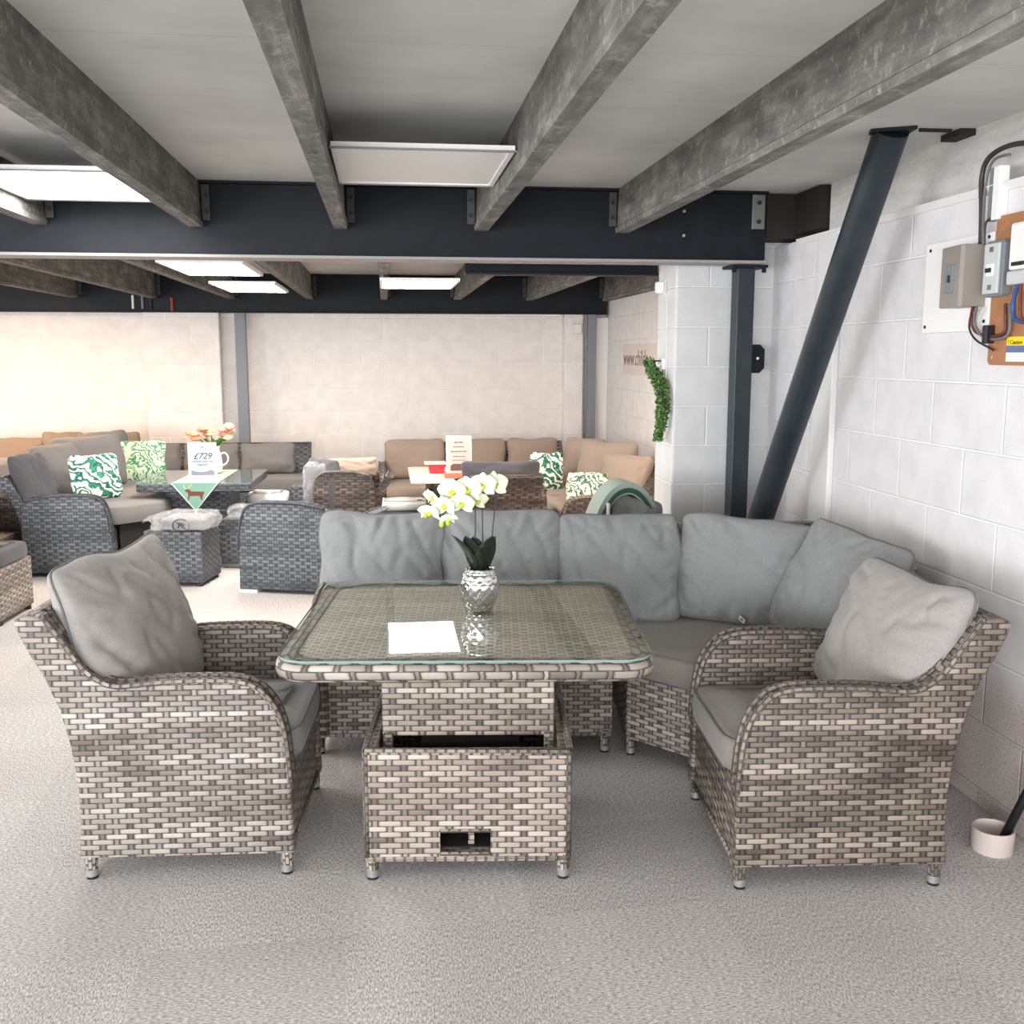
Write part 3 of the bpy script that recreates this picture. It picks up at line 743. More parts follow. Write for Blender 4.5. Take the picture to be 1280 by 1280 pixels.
# rim wrap: ring around the edge
bm = bmesh.new(); uvl = bm.loops.layers.uv.verify()
zs = [(.672, -.03), (.674, -.004), (.682, .006), (.70, .011), (.718, .008), (.727, -.001), (.7285, -.045)]
rings = []
for z, o_ in zs:
    rings.append([bm.verts.new((x*(1+o_/.51), y*(1+o_/.49), z)) for x, y in pr])
acc = [0]
for i in range(len(pr)):
    a, b_ = Vector(pr[i]), Vector(pr[(i+1) % len(pr)]); acc.append(acc[-1]+(b_-a).length)
vv = [0, .03, .042, .058, .074, .088, .13]
for i in range(len(rings)-1):
    for j in range(len(pr)):
        j2 = (j+1) % len(pr); f = bm.faces.new((rings[i][j], rings[i][j2], rings[i+1][j2], rings[i+1][j]))
        for lp, w in zip(f.loops, ((acc[j], vv[i]), (acc[j+1], vv[i]), (acc[j+1], vv[i+1]), (acc[j], vv[i+1]))): lp[uvl].uv = w
M['weave_rim'] = weave('rattan_table_rim', (182, 173, 163), (148, 138, 128), (104, 96, 88), (54, 48, 44), L=.085, p=.0215, vis=.84)
obj('rim', bm, M['weave_rim'], t, smooth=True, uv='keep')
gp = rrect(-.517, -.496, .517, .496, .09, 10)
g = obj('glass_top', prism(gp, .7305, .7365, 'z'), [M['glass'], M['glass_edge']], t)
for p_ in g.data.polygons:
    if abs(p_.normal.z) < .5: p_.material_index = 1
# lifting column
bm = box((-.262, -.165, .398), (.262, .20, .60), .005); cb = obj('lift_column', bm, M['weave_t'], t)
bm = box((-.252, -.155, .60), (.252, .19, .672)); obj('column_neck', bm, M['weave_r'], t)
for sx in (-1, 1):
    for sy in (-1, 1): obj('column_foot', box((sx*.245-.014, sy*.165-.014, .31), (sx*.245+.014, sy*.165+.014, .41), .003), M['braid'], cb)
# box base: four walls, the front one with a window
bw, bh0, bh1, th = .305, .066, .402, .035
def wall_with_hole(x0, x1, z0, z1, hx0, hx1, hz0, hz1, y0, y1):
    bm = bmesh.new()
    for lo, hi in (((x0, y0, z0), (hx0, y1, z1)), ((hx1, y0, z0), (x1, y1, z1)), ((hx0, y0, z0), (hx1, y1, hz0)), ((hx0, y0, hz1), (hx1, y1, z1))): add_box(bm, lo, hi)
    bmesh.ops.remove_doubles(bm, verts=bm.verts, dist=1e-5); return bm
f = obj('base_front', wall_with_hole(-bw, bw, bh0, bh1, -.082, .068, .086, .158, -bw, -bw+th), M['weave_t'], t)
obj('base_back', box((-bw, bw-th, bh0), (bw, bw, bh1), .003), M['weave_t'], t)
for s in (-1, 1): obj('base_side', box((min(s*bw, s*(bw-th)), -bw+th, bh0), (max(s*bw, s*(bw-th)), bw-th, bh1), .003), M['weave_t'], t)
obj('base_floor', box((-bw+th, -bw+th, bh0+.01), (bw-th, bw-th, bh0+.025)), M['darkin'], t)
obj('lift_mechanism', box((-.16, -.14, .09), (.16, .14, .30)), M['darkin'], t)
obj('window_bar', box((.0, -bw+.05, .08), (.018, -bw+.065, .17)), M['weave_t'], t)
for s0, s1 in (((-bw, -bw), (bw, -bw)), ((bw, -bw), (bw, bw)), ((bw, bw), (-bw, bw)), ((-bw, bw), (-bw, -bw))):
    obj('edge_braid', tube([(s0[0]*.985, s0[1]*.985, bh1+.002), (s1[0]*.985, s1[1]*.985, bh1-.004)], .011, 8), M['braid'], t, smooth=True, uv='keep')
for x0_, x1_, z_ in ((-.082, .068, .086), (-.082, .068, .158)):
    obj('edge_braid', tube([(x0_, -bw-.001, z_), (x1_, -bw-.001, z_)], .006, 6), M['braid'], f, smooth=True, uv='keep')
for x_ in (-.298, .298):
    obj('edge_braid', tube([(x_, -.299, bh0), (x_, -.299, bh1)], .010, 8), M['braid'], t, smooth=True, uv='keep')
obj('edge_braid', tube([(-bw, -.301, bh0+.003), (bw, -.301, bh0+.003)], .009, 8), M['braid'], t, smooth=True, uv='keep')
for sx in (-1, 1):
    for sy in (-1, 1):
        x, y = sx*.285, sy*.285
        lg = obj('leg', tube([(x, y, .08), (x, y, .026)], [.021, .0175], 12), M['braid'], t, smooth=True, uv='keep', auto=40)
        obj('foot_cap', lathe([(.0182, .009), (.0182, .030)], 16, cx=x, cy=y), M['silver'], lg, smooth=True, auto=40)
        obj('foot_pad', lathe([(.0165, 0), (.0168, .009)], 16, cx=x, cy=y), M['rubber'], lg)

# ---- orchid in a hammered silver pot
n = NT('hammered_silver'); o_ = obco(n)
vo = n.n('ShaderNodeTexVoronoi', feature='SMOOTH_F1'); n.put(vo.inputs['Vector'], n.vec(*[n.math('MULTIPLY', k, m) for k, m in zip(n.sep(o_), (1., 1., 1.5))])); vo.inputs['Scale'].default_value = 42.
M['hammer'] = n.bsdf(lin((205, 205, 205)), .12, 1., bump=vo.outputs['Distance'], bstr=1., bdist=.035)
M['leafdark'] = plain('orchid_leaf', (26, 34, 22), .35)
M['stem'] = plain('orchid_stem', (44, 50, 38), .5)
n = NT('orchid_petal'); g = n.noise(obco(n), 30., 3.)
M['petal'] = n.bsdf(n.mix(n.rng(g, .35, .7, 0., 1.), lin((246, 248, 236)), lin((226, 238, 190))), .5, spec=.3, Subsurface_Weight=.0)
M['lip'] = plain('orchid_lip', (206, 204, 70), .5)
M['bud'] = plain('orchid_bud', (176, 196, 64), .5)
OV = PZ(602, 768, .7365); OV = (OV.x, OV.y+.055, .7365)
t = thing('potted_orchid', 'white artificial orchid in a hammered silver pot on the glass table', 'plant', OV)
prf = [(.034, 0), (.040, .004), (.048, .02), (.058, .045), (.0635, .075), (.062, .10), (.054, .122), (.046, .134), (.047, .139), (.042, .137), (.043, .128), (.048, .115)]
bm = bmesh.new(); n_ = 72; rings = []
fine = []
for i in range(len(prf)-1):
    for s in range(4): fine.append(tuple(a+(b-a)*s/4 for a, b in zip(prf[i], prf[i+1])))
fine.append(prf[-1])
for ri, (r_, z) in enumerate(fine):
    ring = []
    for j in range(n_):
        a = 2*PI*j/n_; k_ = 0
        if .008 < z < .128 and ri < 34:
            row_ = z/.0165; ph = (int(row_) % 2)*.5; cc_ = a/(2*PI)*13+ph
            du = (cc_-math.floor(cc_)-.5)*2; dv = (row_-math.floor(row_)-.5)*2
            k_ = -.0045*max(0, 1-(du*du+dv*dv))
        ring.append(bm.verts.new(((r_+k_)*math.cos(a), (r_+k_)*math.sin(a), z)))
    rings.append(ring)
for A_, B_ in zip(rings, rings[1:]):
    for j in range(n_): bm.faces.new((A_[j], A_[(j+1) % n_], B_[(j+1) % n_], B_[j]))
bm.faces.new(rings[0][::-1]); bm.faces.new(rings[-1])
M['hammer2'] = plain('polished_silver', (210, 210, 210), .1, 1.)
obj('pot', bm, M['hammer2'], t, smooth=True)
obj('potting_moss', lathe([(.001, .118), (.047, .114)], 20, cap0=True, cap1=False), plain('moss_dark', (40, 38, 28), .9), t)
def leaf(parent, base, direc, length, width, droop, mat, name='leaf', seg=10, fold=.25, up0=1.0):
    bm = bmesh.new(); base = Vector(base); d = Vector(direc).normalized(); side = d.cross(Vector((0, 0, 1))).normalized()
    if side.length < .5: side = Vector((1, 0, 0))
    rows = []
    p = base.copy(); dd = (Vector((d.x, d.y, 0))*.35+Vector((0, 0, up0))).normalized()
    for i in range(seg+1):
        s = i/seg; w = width*math.sin(PI*min(1, s*.93+.07))**.7*(1 if s < .97 else .5)
        nrm = side.cross(dd).normalized()
        rows.append([bm.verts.new(p+side*w*k+nrm*fold*w*abs(k)) for k in (-1, -.5, 0, .5, 1)])
        dd = (dd+Vector((d.x, d.y, -.4))*droop).normalized(); p = p+dd*(length/seg)
    for a, b in zip(rows, rows[1:]):
        for j in range(4): bm.faces.new((a[j], a[j+1], b[j+1], b[j]))
    o = obj(name, bm, mat, parent, smooth=True)
    m_ = o.modifiers.new('t', 'SOLIDIFY'); m_.thickness = .0012
    return o
for dx, dy, L_, w_, dr in ((-1, -.5, .165, .031, .04), (-.75, -1, .155, .034, .02), (-.35, -1, .15, .032, .01), (.45, -1, .155, .036, .02), (.12, -1, .12, .024, .02), (.8, .6, .13, .022, .02)):
    leaf(t, (dx*.012, dy*.012, .118), (dx, dy, 0), L_, w_, dr, M['leafdark'])
def orel(px, py, dy=0.):
    v = PY(px, py, OV[1]+dy); return Vector((v.x-OV[0], dy, v.z-OV[2]))
st = [[(-.008, 0, .12), tuple(orel(594, 690)), tuple(orel(594, 640)), tuple(orel(590, 612, .01)), tuple(orel(570, 600, 0)), tuple(orel(545, 618, -.01)), tuple(orel(553, 655, -.02))],
      [(.0, .005, .12), tuple(orel(603, 690, .01)), tuple(orel(603, 640, .01)), tuple(orel(602, 605, .01)), tuple(orel(580, 598, .02)), tuple(orel(552, 606, .0)), tuple(orel(532, 636, -.01))],
      [(.012, 0, .12), tuple(orel(614, 700)), tuple(orel(616, 660)), tuple(orel(619, 630, .01)), tuple(orel(619, 600, .01))]]
for s in st: obj('stem', tube(catmull(s, 6), .0022, 6), M['stem'], t, smooth=True, uv='keep')
def flower(px, py, dy, sc_, rx, rz_, seed):
    rnd = random.Random(seed); c = orel(px, py, dy)
    bm = bmesh.new()
    def petal(ang, L_, W_, z0, cup):
        k = 7; rows = []
        for i in range(k+1):
            s = i/k; w = W_*math.sin(PI*min(.985, (s*.86+.12)))**.75; rr = L_*s
            row_ = []
            for q in (-1, -.5, 0, .5, 1):
                x = q*w; y = rr; z = z0-cup*s*s*L_+.10*w*abs(q)-.003*math.sin(q*3+seed)
                row_.append(bm.verts.new((x*math.cos(ang)-y*math.sin(ang), z, x*math.sin(ang)+y*math.cos(ang))))
            rows.append(row_)
        for a, b in zip(rows, rows[1:]):
            for j in range(4): bm.faces.new((a[j], a[j+1], b[j+1], b[j]))
    for a in (0, 2.2, -2.2): petal(a+rnd.uniform(-.1, .1), .043*sc_, .016*sc_, .002, .25)
    for a in (1.25, -1.25): petal(a+rnd.uniform(-.1, .1), .045*sc_, .028*sc_, -.003, .15)
    f = obj('flower', bm, M['petal'], t, smooth=True); m_ = f.modifiers.new('t', 'SOLIDIFY'); m_.thickness = .0008
    f.location = c; f.rotation_euler = (R(rx), 0, R(rz_))
    b = bmesh.new()
    for (x, y, z, r_) in ((0, -.010, -.004, .0075), (-.007, -.009, .001, .0045), (.007, -.009, .001, .0045), (0, -.006, .006, .004)):
        bmesh.ops.create_uvsphere(b, u_segments=8, v_segments=6, radius=r_*sc_, matrix=Matrix.Translation((x*sc_, y*sc_, z*sc_)))
    obj('flower_lip', b, M['lip'], f, smooth=True)
for i, a in enumerate([(618, 606, -.025, 1.0, -8, 14), (603, 607, -.045, 1.02, 5, -6), (585, 612, -.04, 1.08, 10, -18), (566, 615, -.04, 1.08, 8, -24), (577, 629, -.055, .95, 20, -8),
                       (556, 632, -.05, .9, 18, -30), (541, 622, -.02, .78, 25, -55), (537, 640, -.03, .82, 35, -25), (560, 648, -.03, .7, 50, 10), (596, 626, -.015, .85, 24, 25)]):
    flower(*a, i)
for px, py, dy in ((532, 643, -.02), (544, 643, -.02), (552, 655, -.02), (560, 653, -.02)):
    b = bmesh.new(); bmesh.ops.create_uvsphere(b, u_segments=10, v_segments=8, radius=.0085, matrix=Matrix.Translation(orel(px, py, dy)) @ Matrix.Diagonal((1, 1, 1.35, 1)))
    obj('bud', b, M['bud'], t, smooth=True)

# ================================================================== FAR DISPLAYS
def text_mesh(txt, size, mat, parent, loc, rot=(90, 0, 0), name='lettering', align='CENTER', shear=0., depth=.0004):
    cu = bpy.data.curves.new('t', 'FONT'); cu.body = txt; cu.size = size; cu.align_x = align; cu.shear = shear; cu.extrude = depth; cu.resolution_u = 3
    tmp = bpy.data.objects.new('t', cu); C.objects.link(tmp)
    me = bpy.data.meshes.new_from_object(tmp.evaluated_get(bpy.context.evaluated_depsgraph_get()))
    bpy.data.objects.remove(tmp); bpy.data.curves.remove(cu)
    me.name = name; me.materials.clear(); me.materials.append(mat)
    o = bpy.data.objects.new(name, me); C.objects.link(o); o.parent = parent; o.location = loc; o.rotation_euler = tuple(R(a) for a in rot); return o
M['ink'] = plain('sign_ink', (26, 30, 52), .6)
M['ink2'] = plain('sign_ink_brown', (96, 70, 66), .6)
M['paper'] = plain('sign_paper', (176, 180, 196), .5)
M['paper2'] = plain('sign_paper_pink', (186, 172, 166), .5)
M['acrylic'] = plain('sign_holder', (205, 205, 212), .3)

def far_chair(label, loc, rz, W, D, H, topz, mat, arms=(1, 1), group=None, low=.03, name='rattan_armchair', cat='armchair', seat_top=.31, flare=False, seatpoly=None, legs=False):
    pf = side_profile(D, H=H, low=low) if flare else arm_only_profile(D, H, low)
    return wicker_chair(name, label, cat, loc, rz, W, D=D, mat=mat, braid='braid_slate' if mat == 'weave_slate' else 'braid', arms=arms, prof=pf, low=low, topz=topz, seat_top=seat_top, group=group, legs=legs, seatpoly=seatpoly)
def wrect(x0, y0, x1, y1): return [(x0, y0), (x1, y0), (x1, y1), (x0, y1)]
def bcu(label, x, y, z, yaw, w, h, t_, m, seed, tilt=-12, group=None, name='back_cushion', roll=0, mat2=None, sag=.012, pipe=False):
    return cushion(label, (x, y, z), R(yaw), R(tilt), w, h, t_, M[m], seed, sag, roll=R(roll), group=group, N=18, name=name, pipe=pipe, mat2=M[mat2] if mat2 else None)

# ---- left display: slate rattan corner set
GS = 'slate rattan corner set on the left'
L0 = (-2.245, 8.33, 0)
far_chair('slate rattan sofa whose broad arm panel faces the camera, left of the ottoman', L0, R(90), 1.88, .64, .575, .70, 'weave_slate', arms=(1, 0), name='rattan_sofa', cat='sofa', seat_top=.33)
t2 = obj('rattan_footrest', prism([(-1.915, 7.56), (-1.70, 7.78), (-1.70, 9.2), (-1.915, 9.2)], 0, .335, 'z', .004), M['darkin']); tag(t2, 'dark shaded front box under the protruding slate seat', 'footrest')  # base of the sofa seat, its shade put into the near-black colour
seat_cushion('charcoal seat cushion jutting out past the slate arm panel', [(-2.45, 7.47), (-1.92, 7.47), (-1.64, 7.74), (-1.64, 9.2), (-2.45, 9.2)], .345, .475, M['slate'], pipe=False, seed=21)
bcu('charcoal cushion on end behind the slate arm panel, left of the palm leaf pillow', -2.44, 7.62, .48, 74, .36, .40, .17, 'slate_d', 31, -20)
bcu('grey back cushion behind the teal leaf pillow', -2.42, 8.06, .475, 68, .50, .42, .18, 'slate', 32, -14)
bcu('rounded grey back cushion right of the teal leaf pillow', -2.34, 8.60, .475, 50, .62, .44, .2, 'slate', 33, -14)
bcu('grey back cushion in the corner of the slate set, left of the green leaf pillow', -2.32, 9.16, .475, 62, .50, .44, .18, 'slate', 34, -14)
bcu('white scatter pillow with a teal palm leaf print', -2.12, 7.84, .49, 34, .36, .34, .11, 'leafp', 35, -16, name='scatter_pillow', mat2='paper')
bcu('dense green leaf print scatter pillow left of the small table', -2.06, 9.0, .465, 6, .37, .37, .10, 'leafp2', 36, -14, name='scatter_pillow')
far_chair('slate rattan sofa along the far wall behind the dining table', (-1.60, 9.84, 0), 0, 1.86, .70, .50, .68, 'weave_slate', arms=(0, 1), name='rattan_sofa', cat='sofa', flare=False, seat_top=.30)
seat_cushion('charcoal seat cushion along the far wall behind the dining table', wrect(-2.45, 9.5, -.76, 9.98), .31, .42, M['slate'], pipe=False, seed=22)
for i, (x0, x1, lb) in enumerate(((-2.36, -1.91, 'grey back cushion against the far wall, right of the green leaf pillow'), (-1.88, -1.38, 'grey back cushion against the far wall, behind the jug of flowers'),
                                  (-1.36, -.86, 'grey back cushion at the right end of the slate sofa on the far wall'))):
    bcu(lb, (x0+x1)/2, 9.86, .43, 0, x1-x0, .30, .17, 'slate', 40+i, -9, group='grey cushions along the far wall')
# white bagged seat stack at the right end
a = far_chair('small slate rattan stool right of the dining table', (-.99, 8.75, 0), 0, .36, .40, .30, .30, 'weave_slate', arms=(1, 1), name='rattan_stool', cat='stool', seat_top=.29)
seat_cushion('white wrapped seat cushion right of the dining table', wrect(-1.16, 8.58, -.82, 8.9), .32, .40, M['wpaint'], pipe=False, seed=23)
tag(obj('rattan_side_box', box((-.80, 8.72, 0), (-.66, 9.1, .46), .02), M['weave_slate']), 'narrow slate rattan arm end between table and wrapped chair', 'armrest')

# dining table with runner, sign and jug
t = thing('low_dining_table', 'slate rattan dining table with a glass top, laid with a pale green runner', 'table', (-1.42, 8.26, 0), R(-2))
obj('tabletop', prism(rrect(-.42, -.45, .42, .45, .04, 4), .535, .592, 'z', .008), M['weave_slate'], t)
g = obj('glass_top', prism(rrect(-.425, -.455, .425, .455, .04, 4), .594, .600, 'z'), [M['glass'], M['glass_edge']], t)
for p_ in g.data.polygons:
    if abs(p_.normal.z) < .5: p_.material_index = 1
obj('pedestal', box((-.25, -.24, 0), (.22, .26, .535), .004), M['weave_slate'], t)
n = NT('runner_cloth'); o_ = n.sep(obco(n)); w_ = n.math('SINE', n.math('MULTIPLY', o_[1], 42.))
M['runner'] = n.bsdf(n.mix(n.rng(w_, -.2, .3, 0., 1.), lin((140, 176, 152)), lin((190, 196, 170))), .8)
M['runner2'] = plain('runner_mint', (126, 170, 150), .8)
r = obj('table_runner', prism([(-.165, -.46), (.165, -.46), (.165, .44), (-.165, .44)], 0, .004), M['runner']); r.location = (-1.40, 8.26, .6005); r.rotation_euler = (0, 0, R(-2))
tag(r, 'pale green striped table runner with a mint triangle hanging over the front edge', 'table runner')
tri = obj('runner_point', prism([(-.17, .003), (.17, .003), (0, -.205)], -.003, 0, 'y'), M['runner2'], r); tri.location = (0, -.4625, 0)
obj('edge_trim', tube([(-.17, -.004, .003), (0, -.004, -.205), (.17, -.004, .003)], .004, 6), M['white'], tri)
dm = plain('reindeer_brown', (120, 66, 44), .8)
deer = [(-.06, -.125), (-.052, -.125), (-.045, -.095), (-.015, -.093), (.02, -.093), (.03, -.125), (.038, -.125), (.042, -.088), (.052, -.075), (.05, -.062), (.0, -.06), (-.035, -.058), (-.05, -.04), (-.065, -.042), (-.078, -.055), (-.07, -.062), (-.058, -.066), (-.055, -.09)]
obj('reindeer_print', prism([(x*1.1+.01, z*1.0) for x, z in deer], -.0045, -.0035, 'y'), dm, tri)
for k in (-1, 1): obj('antler_print', tube([(-.055+k*.008, -.004, -.042), (-.06+k*.02, -.004, -.025), (-.05+k*.03, -.004, -.01)], .0025, 5), plain('antler_cream', (226, 214, 150), .8), tri)
tas = obj('tassel', lathe([(.004, -.205), (.010, -.215), (.007, -.228), (.013, -.275)], 10), plain('tassel_cream', (232, 226, 190), .8), tri); tas.location = (0, -.006, 0)

def sign(label, loc, rz, w, h, paper, ink, lines, pic):
    t = thing('price_sign', label, 'sign', loc, rz)
    obj('holder', box((-w/2, -.004, 0), (w/2, .004, h), .002), M['acrylic'], t)
    obj('foot', box((-w/2, -.03, 0), (w/2, .035, .004), .001), M['acrylic'], t)
    pp = obj('paper', box((-w/2+.012, -.0052, .012), (w/2-.012, -.0042, h-.012)), paper, t)
    for tx, sz, zz, sh in lines: text_mesh(tx, sz, ink, pp, (0, -.0056, zz), shear=sh)
    # small printed picture of a sofa
    for q in pic: obj('print', prism(q, -.0062, -.0054, 'y'), M['ink2'] if ink is M['ink2'] else plain('print_grey', (128, 124, 140), .7), pp)
    return t
S1P = (-1.405, 8.10, .606)
sign('white price sign reading £729 standing on the runner', S1P, R(2), .215, .275, M['paper'], M['ink'],
     [('~', .05, .225, 0), ('£729', .066, .148, .3), ('Includes table and', .021, .122, .1), ('bench', .030, .094, .1)],
     [[(-.085, .022), (.085, .022), (.085, .052), (.06, .062), (.03, .05), (-.02, .046), (-.05, .05), (-.085, .062)]])
S2P = (.60, 8.45, .566)
sign('pale sign board standing on the small table before the beige sofa', S2P, R(-1), .212, .32, M['paper2'], M['ink2'],
     [],
     [[(-.07, .03), (.07, .03), (.07, .07), (.06, .088), (-.05, .088), (-.07, .07)]])
s2 = [o for o in bpy.data.objects if o.name.startswith('paper')][-1]
for zz, hw, am in ((.265, .035, .008), (.228, .045, .006), (.19, .068, .011), (.148, .05, .005), (.118, .06, .004)):   # handwriting too faint to read
    obj('handwriting', tube([(-hw+2*hw*k/40, -.0062, zz+am*math.sin(k*1.7)*(.5+.5*math.sin(k*.6))) for k in range(41)], .0018, 4), M['ink2'], s2, uv='keep')

# jug of flowers
JP = (-1.365, 8.42, .606)
t = thing('flower_jug', 'white jug of peach and cream flowers standing behind the £729 sign', 'vase', JP)
obj('jug', lathe([(.04, 0), (.055, .01), (.062, .06), (.055, .13), (.04, .19), (.045, .22), (.038, .22), (.034, .19)], 24), M['white'], t, smooth=True)
hd = [(.05, -.01, .155), (.08, -.01, .165), (.103, -.01, .14), (.105, -.01, .105), (.085, -.01, .075), (.055, -.01, .065)]
obj('handle', tube(catmull(hd, 5), .007, 8), M['white'], t, smooth=True, uv='keep')
pc = [plain('flower_peach', (232, 168, 130), .7), plain('flower_cream', (238, 206, 150), .7), plain('flower_pink', (228, 156, 146), .7)]
M['leafg'] = plain('foliage_green', (86, 124, 52), .6)
rnd = random.Random(4)
for i in range(20):
    x = rnd.uniform(-.20, .15); z = .29+.10*rnd.random()-.04*abs(x)/.2; y = rnd.uniform(-.07, .07)
    obj('stem', tube([(0, 0, .18), (x*.5, y*.5, .25), (x, y, z)], .002, 5), M['leafg'], t, uv='keep')
    bm = bmesh.new(); rr = rnd.uniform(.036, .052)
    for ring, (k_, rad, up_) in enumerate(((7, 1., .35), (6, .72, .7), (4, .4, .95))):
        for j in range(k_):
            a = 2*PI*j/k_+ring
            m4 = Matrix.Translation((x+math.cos(a)*rr*rad*.6, y+math.sin(a)*rr*rad*.6, z+rr*up_*.35)) @ Matrix.Rotation(a, 4, 'Z') @ Matrix.Rotation(R(-35-20*ring), 4, 'Y') @ Matrix.Diagonal((1, .85, .22, 1))
            bmesh.ops.create_icosphere(bm, subdivisions=1, radius=rr*.5, matrix=m4)
    obj('blossom', bm, pc[i % 3], t, smooth=True)
for i in range(12):
    a = rnd.uniform(0, 2*PI)
    leaf(t, (math.cos(a)*.03, math.sin(a)*.02, .21), (math.cos(a), math.sin(a), 0), .10, .016, .16, M['leafg'], seg=5)

# ottoman with bagged cushions, stool beside
OP = (-1.395, 7.18, 0)
t = thing('rattan_ottoman', 'low slate rattan ottoman in the aisle carrying bagged cushions', 'ottoman', OP, R(-12))
obj('body', box((-.20, -.19, .025), (.20, .15, .375), .008), M['weave_slate'], t)
for sx in (-1, 1):
    for sy in (-.16, .12): obj('foot', box((sx*.17-.015, sy-.015, 0), (sx*.17+.015, sy+.015, .03)), M['black'], t)
def slab(w, d, h, seed, N=14, am=.01):
    bm = bmesh.new(); pts = []
    bmesh.ops.create_cube(bm, size=1.); bmesh.ops.subdivide_edges(bm, edges=bm.edges, cuts=N, use_grid_fill=True)
    for v in bm.verts:
        x, y, z = v.co*2; l = (abs(x)**6+abs(y)**6+abs(z)**6)**(1/6); q = Vector((x/l*w/2, y/l*d/2, z/l*h/2))
        q += q.normalized()*mn.noise(q*22+Vector((seed, 0, 0)))*am; q.z += h/2; v.co = q
    return bm
sc1 = obj('folded_cushion', slab(.33, .30, .085, 3, am=.006), M['slate'], smooth=True); sc1.location = (-1.34, 7.13, .378); sc1.rotation_euler = (0, 0, R(-8))
tag(sc1, 'grey cushion folded flat inside clear plastic on the ottoman', 'cushion')
bm = slab(.40, .36, .11, 8, N=22, am=.03)
wr = obj('plastic_bag', bm, M['wrap'], smooth=True); wr.location = (-1.36, 7.14, .376); wr.rotation_euler = (0, 0, R(-8)); tag(wr, 'crumpled clear plastic bag around the cushion on the ottoman', 'bag')
bm = bmesh.new(); gr = []
for i in range(9):
    gr.append([bm.verts.new((-.16-.012*i-.006*j, -.14+.03*j, .03+.012*i*(1-i/12)+.022*mn.noise(Vector((i*.8, j*.9, 2))))) for j in range(9)])
for i in range(8):
    for j in range(8): bm.faces.new((gr[i][j], gr[i+1][j], gr[i+1][j+1], gr[i][j+1]))
obj('loose_end', bm, M['wrap'], wr, smooth=True)
ring = [(.055*math.cos(2*PI*k/24), 0, .055*math.sin(2*PI*k/24)) for k in range(24)]
lg = obj('warning_mark', tube(ring, .004, 6, closed=True), M['black'], wr, uv='keep'); lg.location = (.02, -.186, .045); lg.scale = (1, 1, .8)
obj('mark_bar', tube([(-.03, 0, .028), (.03, 0, -.028)], .004, 6), M['black'], lg, uv='keep'); obj('mark_figure', tube([(-.02, 0, -.02), (-.005, 0, .02), (.02, 0, .005)], .005, 6), M['black'], lg, uv='keep')
t = thing('rattan_stool', 'dark slate rattan stool half hidden between ottoman and armchair', 'stool', (-1.05, 7.72, 0), R(-8))
obj('body', box((-.14, -.16, .03), (.14, .2, .36), .008), M['weave_slate'], t); obj('base_rail', box((-.145, -.165, .008), (.145, .205, .03)), M['galv'], t)
for sx in (-1, 1): obj('foot', box((sx*.11-.015, -.15, 0), (sx*.11+.015, .17, .008)), M['black'], t)
w3 = obj('plastic_bag', slab(.22, .26, .08, 12, N=16, am=.03), M['wrap'], smooth=True); w3.location = (-1.05, 7.72, .362); tag(w3, 'crumpled plastic on the dark stool beside the armchair', 'bag')

# slate armchair, side on, behind the grey sofa
MC = (-.545, 6.96, 0)
a = far_chair('slate rattan armchair seen side-on behind the left end of the grey sofa', MC, R(251), .62, .70, .60, .50, 'weave_slate', low=.02, seat_top=.32, arms=(0, 1))
ft = obj('foot_strip', box((.17, -.345, 0), (.32, -.22, .018)), M['white'], a)
seat_cushion('slate seat cushion in the side-on slate armchair', wrect(-.24, -.34, .24, .18), .325, .42, M['slate'], MC, R(251), pipe=False, seed=24)
# chair with a bagged cushion
PC_ = (-.30, 8.22, 0)
far_chair('dark brown rattan armchair holding a plastic wrapped cushion', PC_, R(266), .56, .52, .655, .60, 'weave_choc', low=.02)
bcu('charcoal cushion wrapped in clear plastic standing on the dark brown armchair', -.52, 8.10, .33, -52, .40, .42, .16, 'slate_d', 51, -6)
bcu('taupe cushion in plastic lying over the back of the dark brown armchair', -.27, 8.34, .56, 6, .40, .17, .17, 'taupe', 52, 0)
w4 = obj('plastic_bag', slab(.20, .24, .40, 17, N=18, am=.03), M['wrap'], smooth=True); w4.location = (-.54, 8.1, .31); tag(w4, 'clear plastic bag around the charcoal cushion on the dark chair', 'bag')

# far left: brown sofa, dark chair, ottoman
far_chair('brown rattan sofa at the far left against the wall', (-3.25, 10.0, 0), 0, 1.75, .7, .5, .70, 'weave_choc', arms=(0, 1), name='rattan_sofa', cat='sofa')
seat_cushion('brown seat cushion of the far left sofa', wrect(-4.1, 9.7, -2.5, 10.1), .32, .43, M['brownc'], pipe=False, seed=25)
for i, (x, wd, h_, lb) in enumerate(((-3.50, .72, .37, 'brown back cushion at the left edge of the photo against the wall'), (-2.98, .34, .42, 'brown back cushion standing highest on the far left sofa'),
                               (-2.72, .34, .40, 'brown back cushion behind the rounded grey ones'), (-2.46, .34, .41, 'brown back cushion nearest the slate set'))):
    bcu(lb, x, 9.95, .43, (0, 14, -8, 0)[i], wd, h_, .17, 'brownc', 60+i, -8, group='brown cushions on the far left sofa')
for i, (x, y, z, wd, h_, lb) in enumerate(((-3.02, 8.75, .35, .56, .38, 'grey cushion top showing over the dark chair on the left'), (-2.74, 9.15, .40, .38, .36, 'grey cushion top between the brown and the charcoal cushions'))):
    bcu(lb, x, y, z, 40, wd, h_, .18, 'slate', 70+i, -12)
tag(obj('rattan_bench', box((-3.4, 8.3, 0), (-2.72, 9.3, .35), .01), M['weave_choc']), 'dark rattan bench under the grey cushions at the left', 'bench')
far_chair('dark brown rattan armchair cut off by the left edge of the photo', (-2.93, 7.35, 0), R(90), .62, .68, .56, .70, 'weave_choc', low=.03)
